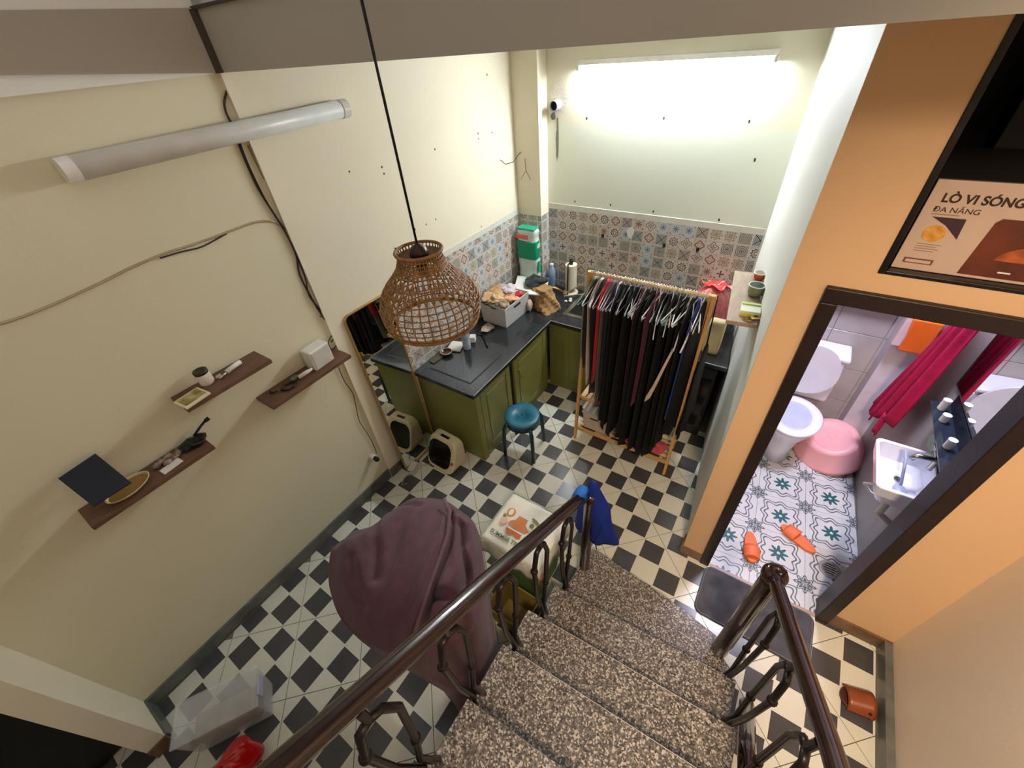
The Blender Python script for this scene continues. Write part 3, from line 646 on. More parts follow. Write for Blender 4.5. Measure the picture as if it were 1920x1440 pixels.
# ------------------------------------------------------------------ standing mirror
mir = thing('standing_mirror', 'tall brass-framed mirror leaning on the left wall', 'mirror', (-0.55, 1.5, 0))
MY0, MY1, MT = 1.345, 1.715, 1.46
def mp(y, z, d=0.0): return Vector((-0.525-0.062*z/MT+d, y, z))
def mpoly(y0, y1, z0, z1, r, n=6):
    out = []
    for cy, cz, a0 in ((y1-r, z1-r, 0), (y0+r, z1-r, PI/2), (y0+r, z0+r, PI), (y1-r, z0+r, 1.5*PI)):
        for k in range(n+1): a = a0+PI/2*k/n; out.append((cy+r*math.cos(a), cz+r*math.sin(a)))
    return out
pg = mpoly(MY0+0.006, MY1-0.006, 0.008, MT-0.006, 0.035)
build('glass', MB().prism(pg, -0.004, 0.0, fn=lambda v: mp(v[0], v[1], v[2])), MIRROR, mir)
pg = mpoly(MY0+0.002, MY1-0.002, 0.006, MT-0.002, 0.035)
build('back_panel', MB().prism(pg, -0.012, -0.0045, fn=lambda v: mp(v[0], v[1], v[2])), WOODL, mir)
pg = mpoly(MY0+0.004, MY1-0.004, 0.008, MT-0.004, 0.036)
build('frame', MB().tube([mp(y, z, 0.001) for y, z in pg], 0.0075, 8, closed=True), GOLD, mir, smooth=True)

# ------------------------------------------------------------------ kitchen cabinets and worktop
ZT = 0.755; ZU = 0.722
cabL = thing('base_cabinet', 'olive green base cabinet along the left wall, end panel towards the mirror', 'cabinet', (-0.29, 2.3, 0))
YE = 1.765
build('carcass', MB().b2((XL+0.002, YE, 0.0), (-0.035, 2.86, ZU)), GREEN, cabL, bevel=0.003)
def door_leaf(parent, axis, a0, a1, z0, z1, face, hand=None, name='door'):
    # axis 'y': leaf in x=face plane facing +x ; axis 'x': leaf in y=face plane facing -y
    def bx(u0, u1, w0, w1, t0, t1):
        return ((face+t0, u0, w0), (face+t1, u1, w1)) if axis == 'y' else ((u0, face-t1, w0), (u1, face-t0, w1))
    mb = MB().b2(*bx(a0, a1, z0, z1, 0, 0.016))
    d = build(name, mb, GREEN, parent, bevel=0.003)
    e = 0.055
    mb = MB()
    for u0, u1, w0, w1 in ((a0, a0+e, z0, z1), (a1-e, a1, z0, z1), (a0+e, a1-e, z0, z0+e), (a0+e, a1-e, z1-e, z1)):
        mb.b2(*bx(u0+0.001, u1-0.001, w0+0.001, w1-0.001, 0.016, 0.022))
    # parented to the leaf, same world frame (leaf sits at parent's origin)
    build('rail_frame', mb, GREEN, d, bevel=0.002)
    build('raised_panel', MB().b2(*bx(a0+e+0.02, a1-e-0.02, z0+e+0.02, z1-e-0.02, 0.016, 0.021)), GREEN, d, bevel=0.004)
    if hand:
        u = hand; h = MB()
        pts = [(face+0.022, u, z1-0.13), (face+0.045, u, z1-0.13), (face+0.045, u, z1-0.22), (face+0.022, u, z1-0.22)] if axis == 'y' else [(u, face-0.022, z1-0.13), (u, face-0.045, z1-0.13), (u, face-0.045, z1-0.22), (u, face-0.022, z1-0.22)]
        build('handle', h.tube(pts, 0.005, 8), GREEN, d, smooth=True)
build('corner_post', MB().b2((-0.035, YE, 0.0), (-0.013, YE+0.055, ZU)), GREEN, cabL, bevel=0.002)
door_leaf(cabL, 'y', YE+0.060, 2.215, 0.07, ZU-0.01, -0.035)
door_leaf(cabL, 'y', 2.275, 2.80, 0.07, ZU-0.01, -0.035, 2.33)
build('gap', MB().b2((-0.034, 2.218, 0.06), (-0.030, 2.272, ZU-0.005)), GREEND, cabL)
build('toe_kick', MB().b2((-0.034, YE+0.06, 0.0), (-0.024, 2.82, 0.062)), GREEN, cabL)
cabB = thing('base_cabinet', 'olive green base cabinet under the back worktop, behind the clothes rack', 'cabinet', (0.6, 3.2, 0))
build('carcass', MB().b2((-0.03, 2.895, 0.0), (0.86, 3.48, 0.575)), GREEN, cabB, bevel=0.003)
build('top_rail', MB().b2((-0.03, 2.895, 0.575), (0.86, 2.985, ZU)), GREEN, cabB)
door_leaf(cabB, 'x', 0.13, 0.48, 0.07, ZU-0.01, 2.895); door_leaf(cabB, 'x', 0.49, 0.85, 0.07, ZU-0.01, 2.895)
blk = thing('oven_cabinet', 'black appliance front under the right end of the back worktop', 'appliance', (1.1, 3.2, 0))
build('body', MB().b2((0.875, 2.885, 0.0), (1.395, 3.36, ZU)), BLACKPL, blk, bevel=0.003)
build('front_panel', MB().b2((0.90, 2.873, 0.10), (1.385, 2.885, 0.60)), mat('black_glass', (8, 8, 10), 0.1), blk, bevel=0.003)
build('control_strip', MB().b2((0.90, 2.875, 0.62), (1.385, 2.885, 0.70)), BLACKPL, blk, bevel=0.003)
# worktop: L shape with sink cut-out
wt = thing('worktop', 'black granite L-shaped kitchen worktop with a raised edge', 'worktop', (-0.3, 2.4, ZU))
SX0, SX1, SY0, SY1 = 0.05, 0.58, 3.02, 3.42
tw = MB().b2((XL+0.001, 1.74, ZU), (-0.0, 2.87, ZT)).b2((XL+0.001, 2.87, ZU), (SX0, 3.355, ZT)).b2((SX0, 2.87, ZU), (1.38, SY0, ZT)).b2((SX1, SY0, ZU), (1.38, 3.33, ZT)).prism([(1.38, 2.87), (1.452, 2.87), (1.40, 3.33), (1.38, 3.33)], ZU, ZT).b2((-0.355, 3.355, ZU), (SX0, 3.488, ZT)).b2((SX0, SY1, ZU), (SX1, 3.488, ZT)).b2((SX1, 3.33, ZU), (1.37, 3.488, ZT))
build('slab', tw, GRAN, wt)
eg = MB().tube([(0.0, 1.745, ZT), (0.0, 2.87, ZT), (1.448, 2.87, ZT)], 0.004, 6)
build('polished_edge', eg, mat('pale_polished_edge', (150, 150, 146), 0.2), wt)
build('groove', MB().b2((-0.51, 1.835, ZT-0.001), (-0.10, 1.85, ZT+0.0008)).b2((-0.11, 1.85, ZT-0.001), (-0.097, 2.25, ZT+0.0008)), mat('black_groove', (10, 10, 12), 0.5), wt)
sk = thing('sink', 'stainless steel sink set into the back worktop', 'sink', (0.3, 3.2, ZT))
rimw = 0.028; zi = ZT+0.0015
rm = MB()
for a in ((SX0-0.012, SX1+0.012, SY0-0.012, SY0+rimw), (SX0-0.012, SX1+0.012, SY1-rimw, SY1+0.012), (SX0-0.012, SX0+rimw, SY0+rimw, SY1-rimw), (SX1-rimw, SX1+0.012, SY0+rimw, SY1-rimw)): rm.b2((a[0], a[2], zi-0.001), (a[1], a[3], zi+0.003))
build('rim', rm, STEEL, sk)
bw = MB(); x0, x1, y0, y1 = SX0+rimw-0.002, SX1-rimw+0.002, SY0+rimw-0.002, SY1-rimw+0.002; zb = ZT-0.16
bw.add([(x0, y0, zi), (x1, y0, zi), (x1, y1, zi), (x0, y1, zi), (x0+.02, y0+.02, zb), (x1-.02, y0+.02, zb), (x1-.02, y1-.02, zb), (x0+.02, y1-.02, zb)], [(0, 1, 5, 4), (1, 2, 6, 5), (2, 3, 7, 6), (3, 0, 4, 7), (4, 5, 6, 7)])
build('bowl', bw, STEELD, sk, solid=0.002)
build('drain', MB().lathe([(0.035, 0.0), (0.035, 0.006), (0.02, 0.004)], 18, (0.30, 3.22, zb+0.001)), STEEL, sk)

# ------------------------------------------------------------------ things on the worktop
# laundry basket
def basket(name, lb, c, dx, dy, h, rz, m, grp=None, flare=0.9, lid=None):
    t = thing(name, lb, 'basket', c, rz, grp)
    lo = [(-dx/2*flare, -dy/2*flare), (dx/2*flare, -dy/2*flare), (dx/2*flare, dy/2*flare), (-dx/2*flare, dy/2*flare)]; hi = [(-dx/2, -dy/2), (dx/2, -dy/2), (dx/2, dy/2), (-dx/2, dy/2)]
    mb = MB().add([(*p, 0.003) for p in lo]+[(*p, h) for p in hi], [(3, 2, 1, 0), (0, 1, 5, 4), (1, 2, 6, 5), (2, 3, 7, 6), (3, 0, 4, 7)])
    build('tub', mb, m, t, solid=0.004, world=False)
    build('rim', MB().tube([(*p, h) for p in hi], 0.006, 6, closed=True), m, t, world=False)
    return t
BASKW = mat('white_woven_plastic', (196, 196, 194), 0.45, var=0.12, scale=90, bump=0.5, bscale=120)
bk = basket('laundry_basket', 'white plastic laundry basket overflowing with clothes on the left worktop', (-0.405, 2.765, ZT), 0.27, 0.36, 0.185, -0.03, BASKW, flare=0.93)
# basket handle cut (dark slot)
build('handle_slot', MB().b2((0.1285, -0.05, 0.135), (0.137, 0.05, 0.158)), mat('dark_slot', (50, 48, 44), 0.8), bk, world=False, bevel=0.002)
for s_, (lb, col, c, r) in enumerate([('cream beige garment on top of the laundry basket', (196, 160, 118), (-0.46, 2.70, 0.965), (0.09, 0.10, 0.035)),
    ('dark green garment at the left rim of the laundry basket', (58, 62, 40), (-0.45, 2.64, 0.935), (0.10, 0.06, 0.03)),
    ('pale lilac garment heaped at the back of the laundry basket', (206, 190, 196), (-0.43, 2.84, 0.975), (0.09, 0.09, 0.035)),
    ('beige patterned garment along the front rim of the laundry basket', (150, 130, 110), (-0.36, 2.66, 0.935), (0.07, 0.07, 0.03)),
    ('peach garment at the right side of the laundry basket', (208, 158, 122), (-0.345, 2.77, 0.945), (0.06, 0.08, 0.03)),
    ('red garment at the right rim of the laundry basket', (176, 44, 40), (-0.32, 2.86, 0.935), (0.045, 0.06, 0.025)),
    ('camel coloured garment hanging over the back left of the laundry basket', (186, 146, 98), (-0.50, 2.78, 0.98), (0.06, 0.09, 0.03))]):
    tag(build('garment', crumple(MB(), c, r, 20+s_, 44, 24, 0.34), fab('garment_cloth', col, 0.25), smooth=True, sub=1), lb, 'garment', 'clothes heaped in the laundry basket')
tag(build('garment', crumple(MB(), (-0.25, 2.93, ZT+0.06), (0.02, 0.04, 0.055), 51, 14, 9, 0.25), fab('pale_rag', (206, 178, 160)), smooth=True), 'pale pink rag hanging behind the laundry basket against the paper bag', 'rag')
# white tray with black hat
tr = thing('foam_board', 'white board sheet lying across basket and bag', 'board', (-0.33, 3.1, 0.92))
build('sheet', MB().box((-0.33, 3.10, 0.915), (0.30, 0.34, 0.012), 0.45, Matrix.Rotation(0.45, 3, 'Z') @ Matrix.Rotation(0.10, 3, 'Y')), LABELW, tr, bevel=0.002)
build('prop', MB().b2((-0.45, 3.12, ZT), (-0.35, 3.22, 0.900)), LABELW, tr, bevel=0.002)
tag(build('bucket_hat', crumple(MB(), (-0.30, 3.13, 0.955), (0.105, 0.10, 0.035), 61, 44, 22, 0.24), fab('black_cloth', (18, 20, 24)), smooth=True, sub=1), 'crumpled black cloth hat on the white board', 'hat')
# brown paper bag
pb = thing('paper_bag', 'crumpled brown paper bag beside the sink', 'paper bag', (-0.13, 3.05, ZT))
KRAFT = mat('kraft_paper', (158, 122, 76), 0.75, var=0.15, scale=8, bump=0.2)
def bagf(u, v):
    a = 2*PI*u; q = 0.9+0.1*math.cos(4*a); z = v*0.19
    k = (0.12-0.035*v)*q*(1+0.10*math.sin(3*a+6*v)+0.08*math.sin(7*a+11*v)+0.04*math.sin(12*a-15*v))
    return Vector((-0.135+k*math.cos(a+0.4)*1.1-0.05*v, 3.03+k*math.sin(a+0.4)*0.85+0.03*v, ZT+0.002+z))
mb = MB().grid(28, 8, bagf, closed_u=True); mb.f += [tuple(range(27, -1, -1)), tuple(range(28*7, 28*8))]
build('bag_body', mb, KRAFT, pb)
build('bag_flap', MB().add([(-0.14, 3.12, 0.93), (-0.06, 3.17, 0.90), (-0.04, 3.23, 0.84), (-0.13, 3.20, 0.90)], [(0, 1, 2, 3)]), mat('tan_card', (186, 142, 76), 0.7), pb, solid=0.003)
# toilet paper pack
tpk = thing('toilet_paper_pack', 'tall green and white plastic pack of toilet rolls in the worktop corner', 'toilet rolls', (-0.46, 3.28, ZT))
TPG = mat('clear_green_film', (206, 224, 212), 0.2, var=0.06, coat=0.6)
mb = MB()
def pk_(u, v):
    a = 2*PI*u; q = (abs(math.cos(a))**4+abs(math.sin(a))**4)**(-0.25); w_ = 0.95+0.05*math.cos(2*PI*v*4)
    if v > 0.97: w_ *= 0.8
    return Vector((-0.448+0.105*q*w_*math.cos(a), 3.275+0.055*q*w_*math.sin(a), ZT+0.003+v*0.62))
mb.grid(32, 24, pk_, closed_u=True); mb.f += [tuple(range(31, -1, -1)), tuple(range(32*23, 32*24))]
build('wrap', mb, TPG, tpk, smooth=True)
build('green_band', MB().prism([(-0.545, 3.216), (-0.40, 3.214), (-0.345, 3.23), (-0.345, 3.30), (-0.54, 3.30)], 1.10, 1.27), mat('green_print', (0, 142, 104), 0.3), tpk, bevel=0.012)
build('pink_band', MB().b2((-0.548, 3.214, 1.285), (-0.425, 3.30, 1.325)), mat('pink_print', (226, 110, 106), 0.3), tpk, bevel=0.006)
build('green_top', MB().b2((-0.542, 3.225, 1.36), (-0.36, 3.32, 1.385)), mat('green_top_print', (40, 160, 126), 0.3), tpk, bevel=0.01)
build('green_side_spot', MB().box((-0.336, 3.265, 1.03), (0.008, 0.035, 0.11)), mat('green_spot', (30, 170, 124), 0.3), tpk, bevel=0.003)
for i in range(2):
    for j in range(4):
        build('roll', MB().lathe([(0.012, 0.0), (0.047, 0.002), (0.047, 0.09), (0.012, 0.092)], 16, (-0.50+0.1*i, 3.275, ZT+0.08+0.14*j)), LABELW, tpk)
# bottles
WATER = mat('pale_blue_bottle', (164, 184, 206), 0.15, alpha=0.85, coat=0.4); CAPW = mat('white_cap', (236, 236, 236), 0.4)
def bottle(lb, c, r, h, lab=None):
    t = thing('water_bottle', lb, 'bottle', c)
    build('body', MB().lathe([(r*0.9, 0), (r, h*0.05), (r, h*0.35), (r*0.93, h*0.4), (r, h*0.46), (r, h*0.72), (r*0.45, h*0.9), (r*0.42, h*0.93)], 20, c), WATER, t, smooth=True)
    build('cap', MB().lathe([(r*0.5, h*0.93), (r*0.5, h), (r*0.42, h*1.005)], 16, c), CAPW, t)
    if lab: build('label_wrap', MB().lathe([(r*1.015, h*0.2), (r*1.015, h*0.5)], 20, c, caps=False), lab, t, smooth=True)
bottle('tall clear water bottle with blue label behind the paper bag', (-0.300, 3.435, ZT), 0.036, 0.24, mat('blue_label', (120, 160, 200), 0.3))
bottle('small clear water bottle near the front left of the worktop', (-0.405, 2.19, ZT), 0.033, 0.20, mat('pale_label', (176, 186, 202), 0.3))
# paper towel
pt2 = Vector((-0.075, 3.40, ZT)); ptw = thing('paper_towel_holder', 'paper towel roll on a black stand beside the sink', 'paper towel', pt2)
build('roll', MB().lathe([(0.018, 0.06), (0.055, 0.06), (0.055, 0.29), (0.018, 0.29)], 28, pt2), mat('ivory_paper', (222, 212, 186), 0.7), ptw)
build('base', MB().lathe([(0.07, 0), (0.072, 0.012), (0.06, 0.02), (0.02, 0.022)], 28, pt2), mat('ivory_base', (206, 198, 172), 0.4), ptw, smooth=True)
build('tension_arm', MB().tube([pt2+Vector((0.0, -0.066, 0.015)), pt2+Vector((0.0, -0.066, 0.315)), pt2+Vector((0, 0, 0.325))], 0.006, 8), BLACKPL, ptw, smooth=True)
build('top_knob', MB().lathe([(0.016, 0.29), (0.02, 0.33), (0.012, 0.34)], 14, pt2), BLACKPL, ptw)
for i_, (x, y) in enumerate([(-0.01, 3.27), (0.006, 3.235), (-0.03, 3.215)]):
    tag(build('egg_shell', crumple(MB(), (x, y, ZT+0.012), (0.016, 0.014, 0.011), 70+i_, 10, 7, 0.15), LABELW, smooth=True), ['small white shell piece nearest the paper towel', 'small white shell piece in the middle of three beside the sink', 'small white shell piece nearest the front of the worktop'][i_], 'shell', 'white shell pieces beside the sink')
# small stuff near the lamp
bl_ = thing('ashtray_bowl', 'small round dark bowl with a red brown filling on the left worktop', 'bowl', (-0.505, 2.045, ZT))
build('bowl', MB().lathe([(0.028, 0), (0.044, 0.012), (0.047, 0.03), (0.041, 0.03), (0.036, 0.014)], 24, (-0.505, 2.045, ZT)), mat('dark_glass', (52, 46, 40), 0.15), bl_, smooth=True)
build('rim', MB().tube([(-0.505+0.045*math.cos(k*PI/12), 2.045+0.045*math.sin(k*PI/12), ZT+0.031) for k in range(24)], 0.004, 6, closed=True), mat('beige_rim', (186, 174, 150), 0.3), bl_, smooth=True)
build('filling', MB().lathe([(0.036, 0.016), (0.03, 0.018)], 20, (-0.505, 2.045, ZT)), mat('red_brown', (96, 40, 32), 0.5), bl_)
ld = thing('black_ladle', 'black flat kitchen spatula lying on the left worktop', 'spatula', (-0.40, 2.36, ZT))
build('blade', MB().prism([(-0.50, 2.47), (-0.44, 2.53), (-0.385, 2.43), (-0.415, 2.39), (-0.46, 2.39)], ZT+0.001, ZT+0.007), BLACKPL, ld, bevel=0.002)
build('handle', MB().tube([(-0.42, 2.41, ZT+0.008), (-0.33, 2.34, ZT+0.012), (-0.265, 2.28, ZT+0.008)], 0.009, 8), BLACKPL, ld, smooth=True)
tag(build('white_cup_lid', MB().box((-0.50, 2.16, ZT+0.010), (0.12, 0.13, 0.014), 0.3), WHITEPL, bevel=0.005), 'white flat tray behind the small water bottle', 'tray')
tag(build('white_carton', MB().box((-0.43, 2.30, ZT+0.025), (0.05, 0.06, 0.05), 0.5), WHITEPL, bevel=0.004), 'small white carton between bottle and basket', 'carton')
tag(build('paper_scrap', crumple(MB(), (-0.42, 2.50, ZT+0.02), (0.05, 0.06, 0.016), 81, 14, 8, 0.35), mat('grey_beige_paper', (160, 146, 128), 0.8)), 'crumpled grey beige paper in front of the laundry basket', 'paper')
tag(build('gas_hob_frame', MB().box((-0.53, 1.97, ZT+0.006), (0.05, 0.15, 0.009), -0.1), mat('olive_cloth', (92, 84, 60), 0.7), bevel=0.003), 'olive grey cloth strip against the tiles by the dark bowl', 'cloth')

# right end: red bag, cream bag, shelf and cups
rb = Vector((1.18, 3.27, ZT)); red = thing('red_plastic_bag', 'tied red translucent plastic bag, stuffed, on the back worktop', 'plastic bag', rb)
REDF = mat('red_film', (168, 70, 72), 0.18, var=0.2, scale=14, coat=0.7, col2=(206, 104, 104))
def rbf(u, v):
    a = 2*PI*u; b = v
    r = 0.155*(math.sin(PI*min(1, 0.12+b*0.88))**0.45) if b < 0.86 else 0.155*(math.sin(PI*0.876)**0.45)*max(0.10, 1-(b-0.86)/0.14*0.9)
    r *= 1+0.05*math.sin(9*a+3*b)*(b)+0.04*math.sin(14*a)*b*b
    return Vector((rb.x+r*math.cos(a), rb.y+r*0.9*math.sin(a), ZT+0.002+0.42*b))
mb = MB().grid(48, 20, rbf, closed_u=True); mb.f += [tuple(range(47, -1, -1)), tuple(range(48*19, 48*20))]
build('bag_body', mb, REDF, red, smooth=True)
kn = MB(); r_ = random.Random(4)
def frill(u, v):
    a = 2*PI*u; r = 0.012+v*0.06*(1+0.25*math.sin(4*a+1)+0.1*math.sin(9*a)); return Vector((rb.x+0.02*v+r*math.cos(a)*1.5, rb.y+r*math.sin(a)*0.8, ZT+0.40+0.025*v+0.014*math.sin(6*a)*v))
build('knot_frill', MB().grid(40, 6, frill, closed_u=True), mat('bright_red_film', (232, 66, 60), 0.2, coat=0.5), red, smooth=True, solid=0.002)
cb = thing('cream_pouch', 'cream fabric pouch standing upright on the worktop beside the rack', 'pouch', (1.31, 3.0, ZT))
def cbf(u, v):
    a = 2*PI*u; q = (abs(math.cos(a))**5+abs(math.sin(a))**5)**(-0.2); k = (1-0.16*v**4)*(1+0.02*math.sin(6*v+3*a))
    return Vector((1.285+0.062*q*k*math.cos(a)+0.01*v, 3.03+0.036*q*k*math.sin(a), ZT+0.003+0.27*v))
mb = MB().grid(28, 12, cbf, closed_u=True); mb.f += [tuple(range(27, -1, -1)), tuple(range(28*11, 28*12))]
build('body', mb, fab('cream_canvas', (206, 190, 142), 0.06), cb, smooth=True)
build('seam', MB().tube([(1.335, 3.0, ZT+0.01), (1.338, 2.998, ZT+0.15), (1.325, 3.01, ZT+0.27)], 0.002, 5), mat('brown_seam', (130, 100, 60), 0.7), cb)
ws = thing('shelf_board', 'light wooden shelf board against the white wall at the right of the worktop', 'shelf', (1.45, 2.4, 1.53))
ZS = 1.55
shp = [(1.326, 2.718), (1.401, 2.146), (1.534, 2.164), (1.469, 2.736)]
build('board', MB().prism(shp, ZS-0.022, ZS), WOODL, ws, bevel=0.002)
for y in (2.3, 2.6): build('bracket', MB().b2((1.44, y-0.006, ZS-0.05), (1.575-(y-YD)*0.1125-0.001, y+0.006, ZS-0.022)), STEEL, ws)
def cup(name, lb, c, r, h, mo, mi, rim, handle=0):
    t = thing(name, lb, 'cup', c)
    build('body', MB().lathe([(r*0.72, 0), (r*0.9, h*0.25), (r, h), (r*0.9, h), (r*0.8, h*0.3), (r*0.6, h*0.12)], 28, c), mo, t, smooth=True)
    build('rim', MB().tube([(c[0]+r*0.96*math.cos(k*PI/14), c[1]+r*0.96*math.sin(k*PI/14), c[2]+h) for k in range(28)], 0.003, 6, closed=True), rim, t, smooth=True)
    build('lining', MB().lathe([(r*0.62, h*0.2), (r*0.88, h*0.97)], 28, c, caps=False), mi, t, smooth=True)
    if handle: build('handle', MB().tube([(c[0]+r*0.9*math.cos(handle), c[1]+r*0.9*math.sin(handle), c[2]+h*0.8), (c[0]+r*1.6*math.cos(handle), c[1]+r*1.6*math.sin(handle), c[2]+h*0.75), (c[0]+r*1.6*math.cos(handle), c[1]+r*1.6*math.sin(handle), c[2]+h*0.3), (c[0]+r*0.85*math.cos(handle), c[1]+r*0.85*math.sin(handle), c[2]+h*0.25)], 0.005, 8), mo, t, smooth=True)
GLG = mat('olive_green_glaze', (124, 134, 96), 0.25); GLB = mat('blue_grey_glaze', (136, 158, 148), 0.25); GLW = mat('white_glaze', (222, 220, 206), 0.25); GLR = mat('brick_red_glaze', (188, 76, 50), 0.3)
p = AZ(1408, 575, ZS+0.03)
bxn = thing('small_carton', 'small white and yellow carton lying on the shelf board under the green cup', 'carton', (p.x, p.y, ZS))
pcx = AZ(1408, 577, ZS+0.03)
build('box', MB().box((pcx.x, pcx.y, ZS+0.016), (0.088, 0.085, 0.03), 0.13), mat('white_lime_card', (212, 218, 196), 0.5), bxn, bevel=0.002)
build('yellow_band', MB().box((pcx.x+0.005, pcx.y-0.0435, ZS+0.012), (0.084, 0.003, 0.014), 0.13), mat('yellow_print', (206, 200, 60), 0.5), bxn)
build('green_lid', MB().box((pcx.x-0.004, pcx.y+0.032, ZS+0.034), (0.084, 0.02, 0.006), 0.13), mat('lime_print', (170, 196, 110), 0.5), bxn, bevel=0.001)
c1 = AZ(1417, 544, ZS+0.03)
cup('mug', 'wide olive green mug on the shelf board above the white carton', (c1.x, c1.y, ZS+0.001), 0.040, 0.058, GLG, GLB, GLW, -0.3)
c2 = AZ(1424, 517, ZS+0.02)
cup('bowl_cup', 'small brick red cup at the back of the shelf board', (c2.x, c2.y, ZS+0.001), 0.030, 0.036, GLR, GLW, GLW, -0.4)
cdz = AZ(1417, 594, ZS+0.012); kc = thing('yellow_card', 'folded yellow card with a dark square window on the shelf board', 'card', (cdz.x, cdz.y, ZS))
build('card', MB().box((cdz.x, cdz.y, ZS+0.012), (0.052, 0.042, 0.005), 0.5), mat('mustard_card', (206, 170, 92), 0.6), kc, bevel=0.001)
build('window', MB().box((cdz.x, cdz.y, ZS+0.0155), (0.015, 0.014, 0.001), 0.5), GREEND, kc)
kk = AZ(1400, 598, ZS+0.008); tag(build('key_ring', MB().tube([(kk.x+0.013*math.cos(a*PI/8), kk.y+0.010*math.sin(a*PI/8), ZS+0.006) for a in range(16)], 0.003, 6, closed=True).box((kk.x+0.014, kk.y-0.008, ZS+0.004), (0.02, 0.014, 0.005), 0.7), mat('brass_keys', (150, 116, 60), 0.35, 0.5)), 'small brass key ring beside the yellow card', 'keys')

# ------------------------------------------------------------------ clothes rack
rk = thing('clothes_rack', 'pine A-frame clothes rack loaded with hangers', 'clothes rack', (0.9, 2.5, 0))
RX0, RX1, RYM, RZT = 0.512, 1.281, 2.495, 1.485
FY, BY = 2.365, 2.66
lg = lambda x, y: MB().add([(x-0.010, y-0.016, 0), (x+0.010, y-0.016, 0), (x+0.010, y+0.016, 0), (x-0.010, y+0.016, 0), (x-0.010, RYM-0.016, RZT), (x+0.010, RYM-0.016, RZT), (x+0.010, RYM+0.016, RZT), (x-0.010, RYM+0.016, RZT)], [(3, 2, 1, 0), (4, 5, 6, 7), (0, 1, 5, 4), (1, 2, 6, 5), (2, 3, 7, 6), (3, 0, 4, 7)])
for x in (RX0, RX1):
    build('leg', lg(x, FY), PINE, rk, bevel=0.003); build('leg', lg(x+0.0205*(1 if x < 1 else -1), BY), PINE, rk, bevel=0.003)
    def yat(z, yb): return yb+(RYM-yb)*z/RZT
    zz = 0.12; build('side_rail', MB().b2((x-0.008+(0.018 if x < 1 else -0.018), yat(zz, FY), zz-0.012), (x+0.008+(0.018 if x < 1 else -0.018), yat(zz, BY), zz+0.012)), PINE, rk, bevel=0.002)
build('hanging_rail', MB().tube([(RX0-0.012, RYM, RZT-0.012), (RX1+0.012, RYM, RZT-0.012)], 0.013, 12), PINEL, rk, smooth=True)
build('front_rail', MB().b2((RX0, FY+0.008, 0.10), (RX1, FY+0.026, 0.128)), PINE, rk, bevel=0.002)
build('rear_rail', MB().b2((RX0, BY-0.03, 0.10), (RX1, BY-0.012, 0.128)), PINE, rk, bevel=0.002)
for k in range(5): build('slat', MB().b2((RX0+0.01, 2.412+k*0.046, 0.128), (RX1-0.01, 2.442+k*0.046, 0.136)), PINEL, rk, bevel=0.002)
# small upper slatted shelf at the left end
ZM = 0.46
for x in (RX0+0.018, 0.70): build('shelf_bearer', MB().b2((x-0.008, 2.405, ZM-0.02), (x+0.008, 2.64, ZM-0.002)), PINE, rk, bevel=0.002)
build('shelf_bearer', MB().b2((RX0, 2.403, ZM-0.025), (0.715, 2.418, ZM-0.002)), PINE, rk, bevel=0.002)
for k in range(4): build('shelf_slat', MB().b2((RX0+0.022+k*0.044, 2.405, ZM-0.002), (RX0+0.056+k*0.044, 2.65, ZM+0.008)), PINEL, rk, bevel=0.002)
# storage boxes on the lower shelf
stb = thing('storage_box', 'beige lidded storage box on the lower shelf of the clothes rack', 'storage box', (0.69, 2.48, 0.137))
PINKW = mat('beige_pink_plastic', (196, 178, 160), 0.45)
build('tub', MB().add([(0.575, 2.395, 0.138), (0.80, 2.395, 0.138), (0.80, 2.60, 0.138), (0.575, 2.60, 0.138), (0.562, 2.382, 0.318), (0.812, 2.382, 0.318), (0.812, 2.612, 0.318), (0.562, 2.612, 0.318)], [(3, 2, 1, 0), (4, 5, 6, 7), (0, 1, 5, 4), (1, 2, 6, 5), (2, 3, 7, 6), (3, 0, 4, 7)]), PINKW, stb, bevel=0.006)
build('lid', MB().b2((0.556, 2.376, 0.318), (0.818, 2.618, 0.332)), mat('grey_blue_lid', (166, 172, 172), 0.35), stb, bevel=0.004)
for k in range(4): build('lid_rib', MB().b2((0.585+k*0.055, 2.39, 0.332), (0.61+k*0.055, 2.60, 0.340)), mat('grey_lid_rib', (190, 194, 192), 0.35), stb, bevel=0.003)
build('handle_slot', MB().b2((0.63, 2.3805, 0.27), (0.70, 2.3855, 0.283)), mat('slot_dark', (60, 54, 48), 0.8), stb)
PINK = fab('pink_fabric', (196, 60, 96), 0.2)
tag(build('pink_towel', crumple(MB(), (0.93, 2.46, 0.185), (0.10, 0.09, 0.045), 91, 24, 12, 0.2), PINK, smooth=True, sub=1), 'folded pink cloth on the lower rack shelf beside the storage box', 'cloth')
tag(build('pink_towel', crumple(MB(), (1.15, 2.45, 0.175), (0.10, 0.07, 0.035), 92, 24, 12, 0.2), fab('salmon_fabric', (190, 72, 84), 0.2), smooth=True, sub=1), 'salmon pink cloth at the right end of the lower rack shelf', 'cloth')
tag(build('maroon_cloth', crumple(MB(), (0.86, 2.53, 0.20), (0.06, 0.06, 0.055), 93, 18, 10, 0.2), fab('maroon_fabric', (80, 20, 34), 0.2), smooth=True), 'maroon cloth bundle behind the storage box on the rack shelf', 'cloth')
tag(build('white_pipe_end', MB().tube([(0.56, 2.55, 0.345), (0.56, 2.40, 0.345)], 0.012, 12), WHITEPL, smooth=True), 'white rolled tube lying on the storage box lid', 'tube')
